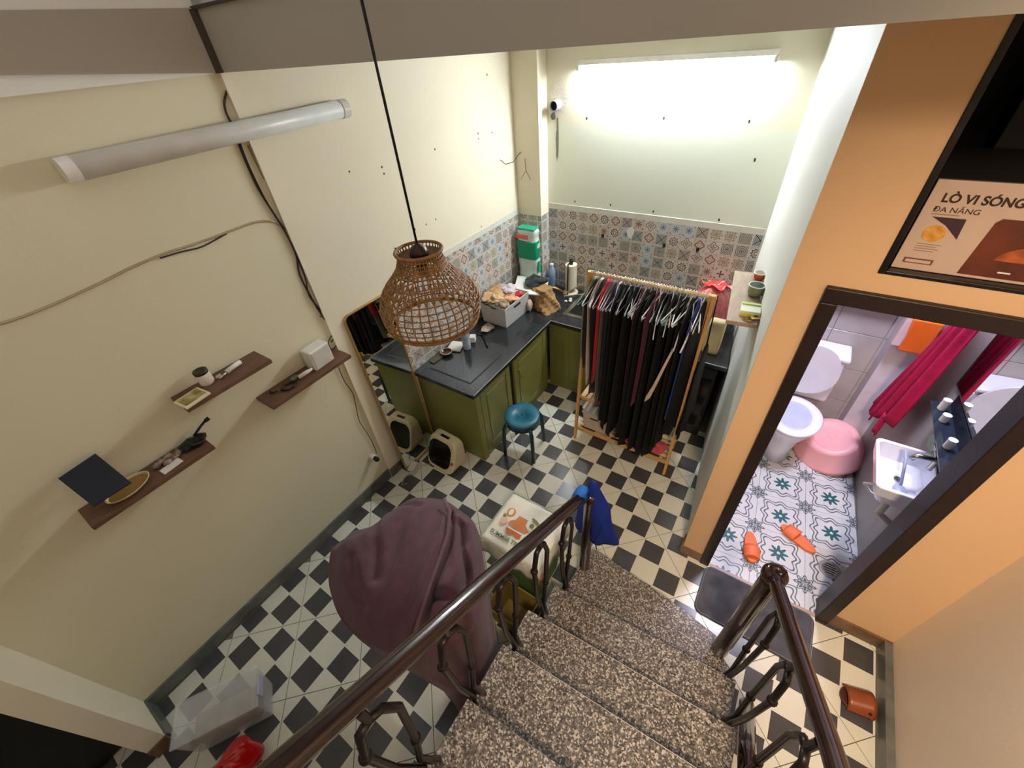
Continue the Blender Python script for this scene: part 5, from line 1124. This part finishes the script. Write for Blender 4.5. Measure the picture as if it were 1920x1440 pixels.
# ------------------------------------------------------------------ floor things by the stairs
mt = thing('door_mat', 'dark grey rounded rubber mat in front of the bathroom door', 'door mat', (2.03, 1.63, 0))
mpoly_ = [(2.035+x, 1.632+y) for x, y in rrect(0.585, 0.31, 0.045)]
MATM = mat('grey_fibre_mat', (72, 72, 78), 0.85, var=0.35, scale=12, bump=0.4, bscale=200)
build('base', MB().prism([(2.035+x, 1.632+y) for x, y in rrect(0.60, 0.325, 0.05)], 0.0005, 0.006), mat('black_rubber', (26, 24, 28), 0.5), mt)
build('pile', MB().prism(mpoly_, 0.006, 0.010), MATM, mt)
build('edge', MB().tube([(x, y, 0.0075) for x, y in mpoly_], 0.004, 6, closed=True), mat('grey_rubber_edge', (96, 94, 98), 0.5), mt)
def slipper(lb, toe, heel, m, ms, w_=0.045, grp=None, name='slipper', strap=True):
    toe = Vector(toe); heel = Vector(heel); d = (toe-heel); L_ = d.length; a = math.atan2(d.y, d.x); c = (toe+heel)/2
    t = thing(name, lb, 'slipper', (c.x, c.y, c.z), a, grp)
    out = []
    for k in range(28):
        q = 2*PI*k/28; x = L_/2*math.cos(q); y = w_*math.sin(q)*(1+0.12*math.cos(q))*(1-0.14*math.exp(-((x+0.01)/0.04)**2)); out.append((x, y))
    build('sole', MB().prism(out, 0.001, 0.022), m, t, world=False, bevel=0.004)
    def st(u, v):
        q = PI*u; return Vector((0.012+v*0.075*1.0-0.02*math.sin(q)*0.2, (w_+0.004)*math.cos(q)*(1-0.10*v), 0.018+0.040*math.sin(q)*(1-0.25*v)))
    if strap: build('strap', MB().grid(16, 6, st), ms, t, world=False, smooth=True, solid=0.006)
    return t
ORS = mat('orange_foam', (222, 112, 66), 0.55)
slipper('orange foam slide on the patterned bathroom floor, left one', (1.975, 1.945, 0), (1.925, 2.165, 0), ORS, ORS)
slipper('orange foam slide on the patterned bathroom floor, right one near the middle', (2.095, 2.325, 0), (2.30, 2.215, 0), ORS, ORS)
BRS = mat('brown_leather', (132, 68, 34), 0.3, var=0.2)
sl = slipper('brown leather slipper lying at the foot of the right wall', (2.47, 1.44, 0), (2.615, 1.47, 0), mat('dark_brown_sole', (70, 34, 22), 0.5), BRS, 0.06, name='leather_slipper', strap=False)
build('upper', MB().grid(20, 8, lambda u, v: Vector((-0.055+v*0.11, 0.060*math.cos(PI*u)*(1-0.1*v), 0.012+0.06*math.sin(PI*u)*(1-0.35*v)))), BRS, sl, world=False, smooth=True, solid=0.008)
build('side_button', MB().sphere((-0.03, 0.05, 0.045), 0.008, 8, 6), mat('dark_button', (40, 18, 12), 0.4), sl, world=False)
# translucent box bottom left
tb = thing('plastic_tote', 'frosted clear plastic storage tote in the left floor corner', 'storage tote', (-0.150, -0.325, 0), math.radians(59))
FROST = mat('frosted_clear_plastic', (226, 230, 230), 0.4, alpha=0.24, coat=0.3)
a_, b_, h_ = 0.185, 0.092, 0.225
build('tub', MB().add([(-a_+.015, -b_+.015, 0.003), (a_-.015, -b_+.015, 0.003), (a_-.015, b_-.015, 0.003), (-a_+.015, b_-.015, 0.003), (-a_, -b_, h_), (a_, -b_, h_), (a_, b_, h_), (-a_, b_, h_)], [(3, 2, 1, 0), (0, 1, 5, 4), (1, 2, 6, 5), (2, 3, 7, 6), (3, 0, 4, 7)]), FROST, tb, world=False, solid=0.004)
build('lid', MB().b2((-a_-.01, -b_-.01, h_), (a_+.01, b_+.01, h_+0.012)), mat('frosted_lid', (226, 230, 230), 0.4, alpha=0.26), tb, world=False, bevel=0.004)
build('latch', MB().b2((a_+.008, -0.05, h_-0.04), (a_+.016, 0.05, h_+0.014)), mat('pale_blue_latch', (176, 180, 204), 0.4), tb, world=False, bevel=0.003)
build('contents', MB().b2((-a_+.03, -b_+.03, 0.008), (a_-.05, b_-.03, 0.13)), mat('beige_contents', (176, 160, 148), 0.7, col2=(120, 112, 108), scale=8), tb, world=False, bevel=0.02)
rg = AZ(452, 1425, 0.10); tag(build('red_bag', crumple(MB(), (rg.x, rg.y-0.03, 0.105), (0.085, 0.13, 0.10), 99, 30, 16, 0.12), mat('glossy_red_plastic', (190, 10, 18), 0.2, coat=0.6), smooth=True, sub=1), 'glossy red plastic bag beside the frosted tote', 'plastic bag')

# ------------------------------------------------------------------ box in the opening above the door
mw = thing('appliance_carton', 'large printed appliance carton in the opening above the door', 'carton', (2.15, 2.0, 2.041))
PRB = mat('pale_carton_print', (196, 172, 156), 0.5, var=0.03); PRD = mat('dark_brown_print', (48, 26, 24), 0.5)
MX0, MX1, MZ0, MZ1, MYF = 1.835, 2.50, 2.041, 2.300, 1.835
build('box', MB().b2((MX0, MYF, MZ0), (MX1, 2.25, MZ1)), PRB, mw, bevel=0.002)
build('top_shade_sheet', MB().b2((MX0+0.001, MYF+0.006, MZ1-0.001), (MX1, 2.25, MZ1+0.002)), mat('dark_olive_shade', (40, 36, 30), 0.6), mw)  # dark sheet added on the box top, its colour holding the shade there
def tx(nm, b, wid, cap, x, z, bo=0.0):
    o = text_mesh(nm, b, 1.0, PRD, mw, (x-2.15, MYF-0.0008-2.0, z-2.041), (PI/2, 0, 0), bold=bo); me = o.data
    xs_ = [v.co.x for v in me.vertices]; sx = wid/(max(xs_)-min(xs_)); sy = cap/0.70
    for v in me.vertices: v.co.x = (v.co.x-min(xs_))*sx; v.co.y *= sy; v.co.z *= 0.6
tx('lettering', 'LÒ VI SÓNG', 0.168, 0.023, 1.865, 2.243, 0.03)
tx('lettering', 'ĐA NĂNG', 0.100, 0.014, 1.858, 2.216, 0.0)
yF = MYF-0.0006
def flat(name, pts, m, off=0.0): return build(name, MB().add([(x, yF-off, z) for x, z in pts], [tuple(range(len(pts)))]), m, mw, solid=0.0006, fixn=False)
flat('printed_line', [(MX0+0.024, 2.208), (MX0+0.085, 2.208), (MX0+0.085, 2.211), (MX0+0.024, 2.211)], mat('faint_print', (150, 126, 110), 0.6))
flat('print_panel', [(MX0+0.030, 2.202), (MX0+0.105, 2.202), (MX0+0.110, 2.145), (MX0+0.07, 2.18)], mat('dark_plum_print', (58, 36, 48), 0.5))
flat('print_panel', [(MX0+0.055+0.026*math.cos(k*PI/9), 2.155+0.024*math.sin(k*PI/9)) for k in range(18)], mat('golden_print', (188, 124, 40), 0.5, col2=(226, 170, 80), scale=60), 0.0008)
for k in range(4): flat('printed_line', [(MX0+0.03, 2.122-k*0.007), (MX0+0.085-0.008*(k % 2), 2.122-k*0.007), (MX0+0.085-0.008*(k % 2), 2.124-k*0.007), (MX0+0.03, 2.124-k*0.007)], bpy.data.materials['faint_print'])
flat('print_panel', [(MX0+0.02, 2.062), (MX0+0.09, 2.062), (MX0+0.09, 2.078), (MX0+0.02, 2.078)], mat('brown_badge_print', (112, 70, 60), 0.5))
flat('print_panel', [(MX0+0.025, 2.065), (MX0+0.085, 2.065), (MX0+0.085, 2.074), (MX0+0.025, 2.074)], PRB, 0.0008)
flat('print_panel', [(MX0+0.155, 2.05), (MX1-0.02, 2.05), (MX1-0.02, 2.212), (MX0+0.175, 2.212), (MX0+0.165, 2.20)], mat('oven_photo_print', (60, 28, 26), 0.35, col2=(120, 58, 36), scale=5))
flat('print_panel', [(MX0+0.22+0.10*math.cos(k*PI/12)+0.09, 2.10+0.05*math.sin(k*PI/12)) for k in range(13)], mat('warm_glow_print', (186, 96, 50), 0.4, col2=(90, 40, 28), scale=20), 0.0008)
flat('print_panel', [(MX0+0.235, 2.066), (MX0+0.262, 2.066), (MX0+0.262, 2.0705), (MX0+0.235, 2.0705)], LABELW, 0.0012)
dkb = thing('dark_crate', 'dark carton standing behind the printed one in the opening above the door', 'carton', (2.3, 2.2, 2.04))
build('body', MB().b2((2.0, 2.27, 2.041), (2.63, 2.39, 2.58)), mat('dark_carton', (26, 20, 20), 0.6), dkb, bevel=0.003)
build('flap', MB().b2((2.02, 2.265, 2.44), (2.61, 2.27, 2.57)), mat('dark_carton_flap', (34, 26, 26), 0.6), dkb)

# ------------------------------------------------------------------ bathroom things
# toilet
tc_ = Vector((1.985, 3.02, 0)); toi = thing('toilet', 'white toilet with its lid up beside the pink tub', 'toilet', tc_)
def ov(cx_, cy_, rx, ry, z, n=36, sq=0.0):
    o_ = []
    for k in range(n):
        a = 2*PI*k/n; x = rx*math.cos(a); y = ry*math.sin(a); y = y*(1.0 if y < 0 else 0.82); o_.append(Vector((cx_+x, cy_+y, z)))
    return o_
def loft(rings, cap0=True, cap1=True):
    n = len(rings[0]); mb = MB(); vs = [v for r in rings for v in r]; fs = [(i*n+k, i*n+(k+1) % n, (i+1)*n+(k+1) % n, (i+1)*n+k) for i in range(len(rings)-1) for k in range(n)]
    if cap0: fs.append(tuple(range(n-1, -1, -1)))
    if cap1: fs.append(tuple((len(rings)-1)*n+k for k in range(n)))
    return mb.add(vs, fs)
TX, TY = 1.960, 3.03
build('bowl', loft([ov(TX, TY+.04, .105, .19, 0.001), ov(TX, TY+.04, .10, .18, 0.12), ov(TX, TY+.02, .13, .20, 0.26), ov(TX, TY, .175, .235, 0.37), ov(TX, TY, .18, .24, 0.395)]), CERAM, toi, smooth=True)
build('seat', loft([ov(TX, TY, .185, .25, 0.396), ov(TX, TY, .188, .252, 0.412), ov(TX, TY, .178, .242, 0.420), ov(TX, TY, .120, .175, 0.418), ov(TX, TY, .112, .168, 0.405)], cap1=False), CERAM, toi, smooth=True)
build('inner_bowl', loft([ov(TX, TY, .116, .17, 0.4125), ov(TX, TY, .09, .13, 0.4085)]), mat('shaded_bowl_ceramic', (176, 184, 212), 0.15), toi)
build('lid', loft([[Vector((v.x, 3.255+0.10*(v.y-TY+.24)*0.35, 0.42+(TY+.20-v.y)*1.0+0.02)) for v in ov(TX, TY, .18, .24, 0)], [Vector((v.x, 3.243+0.10*(v.y-TY+.24)*0.35, 0.42+(TY+.20-v.y)*1.0+0.02)) for v in ov(TX, TY, .18, .24, 0)]]), CERAM, toi)
build('cistern', MB().b2((TX-0.19, 3.29, 0.38), (TX+0.19, 3.485, 0.76)), CERAM, toi, bevel=0.025, bseg=4)
build('cistern_lid', MB().b2((TX-0.20, 3.28, 0.76), (TX+0.20, 3.488, 0.795)), CERAM, toi, bevel=0.012, bseg=3)
# pink tub: upside down leaning basin
pk2 = thing('pink_tub', 'pale pink plastic washing tub turned on its side beside the toilet', 'tub', (2.30, 3.15, 0))
PKM = mat('pale_pink_plastic', (226, 166, 172), 0.35, var=0.03)
Mt = Matrix.Rotation(math.radians(-12), 3, 'Y') @ Matrix.Rotation(math.radians(15), 3, 'X')
c_ = Vector((2.292, 3.165, 0.065))
build('tub_shell', MB().lathe([(0.225, 0.0), (0.234, 0.006), (0.216, 0.014), (0.172, 0.17), (0.160, 0.185), (0.13, 0.19), (0.12, 0.186), (0.02, 0.186)], 44, c_, Mt), PKM, pk2, smooth=True)
build('base_ring', MB().lathe([(0.125, 0.186), (0.122, 0.193), (0.112, 0.186)], 40, c_, Mt, caps=False), PKM, pk2, smooth=True)
build('base_mark', MB().lathe([(0.03, 0.186), (0.028, 0.19), (0.022, 0.187)], 24, c_, Mt, caps=False), PKM, pk2, smooth=True)
# magenta towel hanging on a rod
MG = fab('magenta_towel_cloth', (172, 0, 66), 0.15, 0.0)
mtw = thing('bath_towel', 'magenta towel hanging in folds on the bathroom wall', 'towel', (2.42, 2.9, 1.5))
TA = [(2.40, 2.70, 1.53), (2.40, 2.95, 1.38)]; 
def mtf(u, v):
    top = Vector((2.425, 2.70+0.20*u, 1.62)); b0 = AX(1710, 790, 2.43); b1 = AX(1640, 765, 2.38)
    bot = Vector((2.40, 2.80+0.44*u, 0.70-0.17*u+0.035*math.sin(9*u)))
    p_ = top.lerp(bot, v); p_.x += 0.020*math.sin(u*26+2*v)*(0.4+0.6*v)-0.03*math.sin(PI*u)
    return p_
build('cloth', MB().grid(48, 20, mtf), MG, mtw, smooth=True, solid=0.008)
build('tail', MB().grid(10, 6, lambda u, v: Vector((2.385+0.01*math.sin(8*u), 3.12+0.10*u, 0.60-0.13*v*(1-0.5*u)))), MG, mtw, smooth=True, solid=0.008)
build('tail', MB().grid(10, 6, lambda u, v: Vector((2.38+0.01*math.sin(8*u), 2.86+0.07*u, 0.72-0.16*v))), MG, mtw, smooth=True, solid=0.008)
build('hook', MB().tube([(2.51, 2.80, 1.63), (2.42, 2.80, 1.63)], 0.008, 8), STEEL, mtw)
# orange bag
ob = thing('orange_bag', 'bright orange plastic bag hanging by the magenta towel', 'plastic bag', (2.40, 3.28, 1.1))
build('bag_body', MB().add([(2.345, 3.29, 0.945), (2.475, 3.29, 0.945), (2.475, 3.35, 0.95), (2.345, 3.35, 0.95), (2.32, 3.25, 1.20), (2.47, 3.25, 1.20), (2.47, 3.35, 1.20), (2.32, 3.35, 1.20)], [(3, 2, 1, 0), (4, 5, 6, 7), (0, 1, 5, 4), (1, 2, 6, 5), (2, 3, 7, 6), (3, 0, 4, 7)]), mat('orange_film', (252, 116, 40), 0.3), ob, bevel=0.012, bseg=3)
build('white_pocket', MB().b2((2.295, 3.27, 0.98), (2.343, 3.34, 1.20)), mat('milky_film', (222, 196, 196), 0.3, alpha=0.8), ob, bevel=0.012)
build('handle', MB().tube([(2.35, 3.30, 1.20), (2.37, 3.31, 1.30), (2.43, 3.31, 1.30), (2.45, 3.30, 1.20)], 0.008, 8), mat('orange_handle', (250, 130, 60), 0.3), ob, smooth=True)
# window ledge shelf
lg_ = thing('bathroom_shelf', 'narrow wooden ledge high on the bathroom back wall', 'shelf', (2.0, 3.45, 1.2))
build('board', MB().b2((1.70, 3.40, 1.185), (2.30, 3.49, 1.205)), mat('pinkish_wood', (196, 156, 128), 0.5), lg_, bevel=0.002)
build('bracket', MB().b2((1.95, 3.43, 1.13), (1.97, 3.49, 1.185)), STEEL, lg_)
tag(build('soap_box', MB().box((2.06, 3.44, 1.225), (0.10, 0.05, 0.038)), mat('mauve_box', (170, 160, 190), 0.4), bevel=0.004), 'small mauve grey box on the bathroom ledge', 'box')
tag(build('soap_box', MB().box((1.93, 3.44, 1.222), (0.07, 0.05, 0.032)), WHITEPL, bevel=0.004), 'small white box on the bathroom ledge', 'box')
# basin
bs_ = thing('wash_basin', 'white square wash basin on the bathroom right wall', 'basin', (2.40, 2.28, 0.8))
bzt = 0.87
def rr3(x0, x1, y0, y1, z, r=0.03): return [Vector((x+(x0+x1)/2, y+(y0+y1)/2, z)) for x, y in rrect(x1-x0, y1-y0, r)]
build('shell', loft([rr3(2.33, 2.51, 2.16, 2.42, 0.70), rr3(2.285, 2.515, 2.10, 2.455, 0.80), rr3(2.27, 2.518, 2.085, 2.465, bzt-0.005), rr3(2.272, 2.516, 2.088, 2.462, bzt), rr3(2.285, 2.51, 2.105, 2.445, bzt), rr3(2.30, 2.50, 2.13, 2.42, bzt-0.09), rr3(2.34, 2.48, 2.18, 2.38, bzt-0.115)]), CERAM, bs_, smooth=False, bevel=0.003)
build('tap', MB().tube([(2.485, 2.33, bzt), (2.485, 2.33, bzt+0.07), (2.40, 2.30, bzt+0.085), (2.385, 2.295, bzt+0.06)], 0.013, 12), STEEL, bs_, smooth=True)
build('tap_lever', MB().tube([(2.485, 2.33, bzt+0.075), (2.46, 2.40, bzt+0.11)], 0.008, 10), STEEL, bs_, smooth=True)
build('drain', MB().lathe([(0.02, bzt-0.1148), (0.02, bzt-0.112), (0.012, bzt-0.113)], 18, (2.41, 2.31, 0)), STEEL, bs_)
build('waste_pipe', MB().tube([(2.43, 2.28, 0.70), (2.43, 2.28, 0.50), (2.50, 2.28, 0.45)], 0.018, 12), OFFW, bs_, smooth=True)
build('hose', MB().tube([(2.44, 2.32, 0.69), (2.37, 2.40, 0.58), (2.36, 2.47, 0.50), (2.42, 2.50, 0.42), (2.50, 2.46, 0.42)], 0.007, 8), WHITEPL, bs_, smooth=True)
tag(build('scrub_brush', MB().sphere((2.40, 2.20, bzt-0.085), (0.03, 0.042, 0.018), 16, 8).tube([(2.40, 2.23, bzt-0.07), (2.385, 2.33, bzt+0.02), (2.38, 2.38, bzt+0.03)], 0.007, 8), mat('grey_blue_brush', (150, 160, 186), 0.4), smooth=True), 'grey blue hand brush lying in the wash basin', 'brush')
tag(build('glass_bottle', MB().lathe([(0.018, 0), (0.02, 0.01), (0.02, 0.06), (0.008, 0.075), (0.008, 0.09)], 16, (2.495, 2.20, bzt)), mat('dark_green_glass', (30, 52, 56), 0.1), smooth=True), 'small dark green glass bottle on the basin edge', 'bottle')
tag(build('glass_bottle', MB().lathe([(0.014, 0), (0.016, 0.008), (0.016, 0.05), (0.007, 0.06)], 16, (2.492, 2.145, bzt)), mat('dark_blue_glass', (28, 40, 60), 0.1), smooth=True), 'smaller dark blue bottle at the near end of the basin edge', 'bottle')
# bathroom mirror (on the slanted right wall) with black shelf below
def wallx(y): return 2.545-(y-1.91)*0.045
bm_ = thing('bathroom_mirror', 'dark-edged mirror on the bathroom right wall above the basin', 'mirror', (2.51, 2.5, 1.3))
y0, y1, za, zb_ = 2.12, 2.73, 1.14, 1.72
build('glass', MB().add([(wallx(y0)-0.010, y0, za), (wallx(y1)-0.010, y1, za), (wallx(y1)-0.010, y1, zb_), (wallx(y0)-0.010, y0, zb_), (wallx(y0)-0.002, y0, za), (wallx(y1)-0.002, y1, za), (wallx(y1)-0.002, y1, zb_), (wallx(y0)-0.002, y0, zb_)], [(0, 1, 2, 3), (7, 6, 5, 4), (0, 4, 5, 1), (1, 5, 6, 2), (2, 6, 7, 3), (3, 7, 4, 0)]), MIRROR, bm_)
build('edge', MB().tube([(wallx(y0)-0.009, y0, za), (wallx(y1)-0.009, y1, za), (wallx(y1)-0.009, y1, zb_)], 0.004, 6), BLACKPL, bm_)
bsf = thing('basin_shelf', 'dark glass shelf with small jars between mirror and basin', 'shelf', (2.47, 2.4, 1.05))
build('board', MB().b2((2.43, 2.12, 1.045), (2.52, 2.66, 1.053)), mat('dark_shelf_glass', (30, 38, 50), 0.1), bsf)
build('back_panel', MB().b2((2.508, 2.12, 0.96), (2.520, 2.66, 1.13)), mat('dark_back_panel', (26, 32, 42), 0.2), bsf)
for i_, (y, h_, lb) in enumerate([(2.60, 0.055, 'white jar at the far end of the dark basin shelf'), (2.50, 0.035, 'low white jar in the middle of the dark basin shelf'), (2.30, 0.045, 'white jar at the near end of the dark basin shelf')]):
    j = thing('toiletry_jar', lb, 'jar', (2.465, y, 1.0535))
    build('body', MB().lathe([(0.015, 0), (0.017, 0.004), (0.017, h_)], 16, (2.465, y, 1.0535)), WHITEPL, j); build('lid', MB().lathe([(0.018, h_), (0.018, h_+0.010), (0.014, h_+0.012)], 16, (2.465, y, 1.0535)), CERAM, j)
tag(build('green_sticker', MB().add([(wallx(2.62)-0.003, 2.62, 0.86), (wallx(2.56)-0.003, 2.56, 0.93), (wallx(2.48)-0.003, 2.48, 0.90), (wallx(2.5)-0.003, 2.50, 0.84), (wallx(2.58)-0.003, 2.58, 0.82)], [(0, 1, 2, 3, 4)]), mat('faded_green', (150, 186, 164), 0.6), solid=0.001, fixn=False), 'faded green patch on the grey bathroom wall above the basin', 'sticker')
dr = thing('floor_drain', 'round slotted metal floor drain in the bathroom', 'floor drain', (2.387, 2.15, 0))
build('plate', MB().lathe([(0.062, 0.0), (0.062, 0.003), (0.055, 0.004)], 28, (2.387, 2.15, 0)), mat('grey_drain_surround', (140, 140, 146), 0.5), dr)
build('grate', MB().lathe([(0.045, 0.004), (0.044, 0.006)], 28, (2.387, 2.15, 0)), STEEL, dr)
for k in range(5): build('slot', MB().b2((2.387-0.035+abs(k-2)*0.006, 2.15-0.034+k*0.016, 0.0055), (2.387+0.035-abs(k-2)*0.006, 2.15-0.028+k*0.016, 0.0068)), BLACKPL, dr)
tag(build('wall_pipe', MB().tube([(2.44, 2.20, 0.02), (2.47, 2.05, 0.25), (2.50, 2.02, 0.45)], 0.010, 8), OFFW, smooth=True), 'pale hose running from the bathroom floor up under the basin', 'hose')
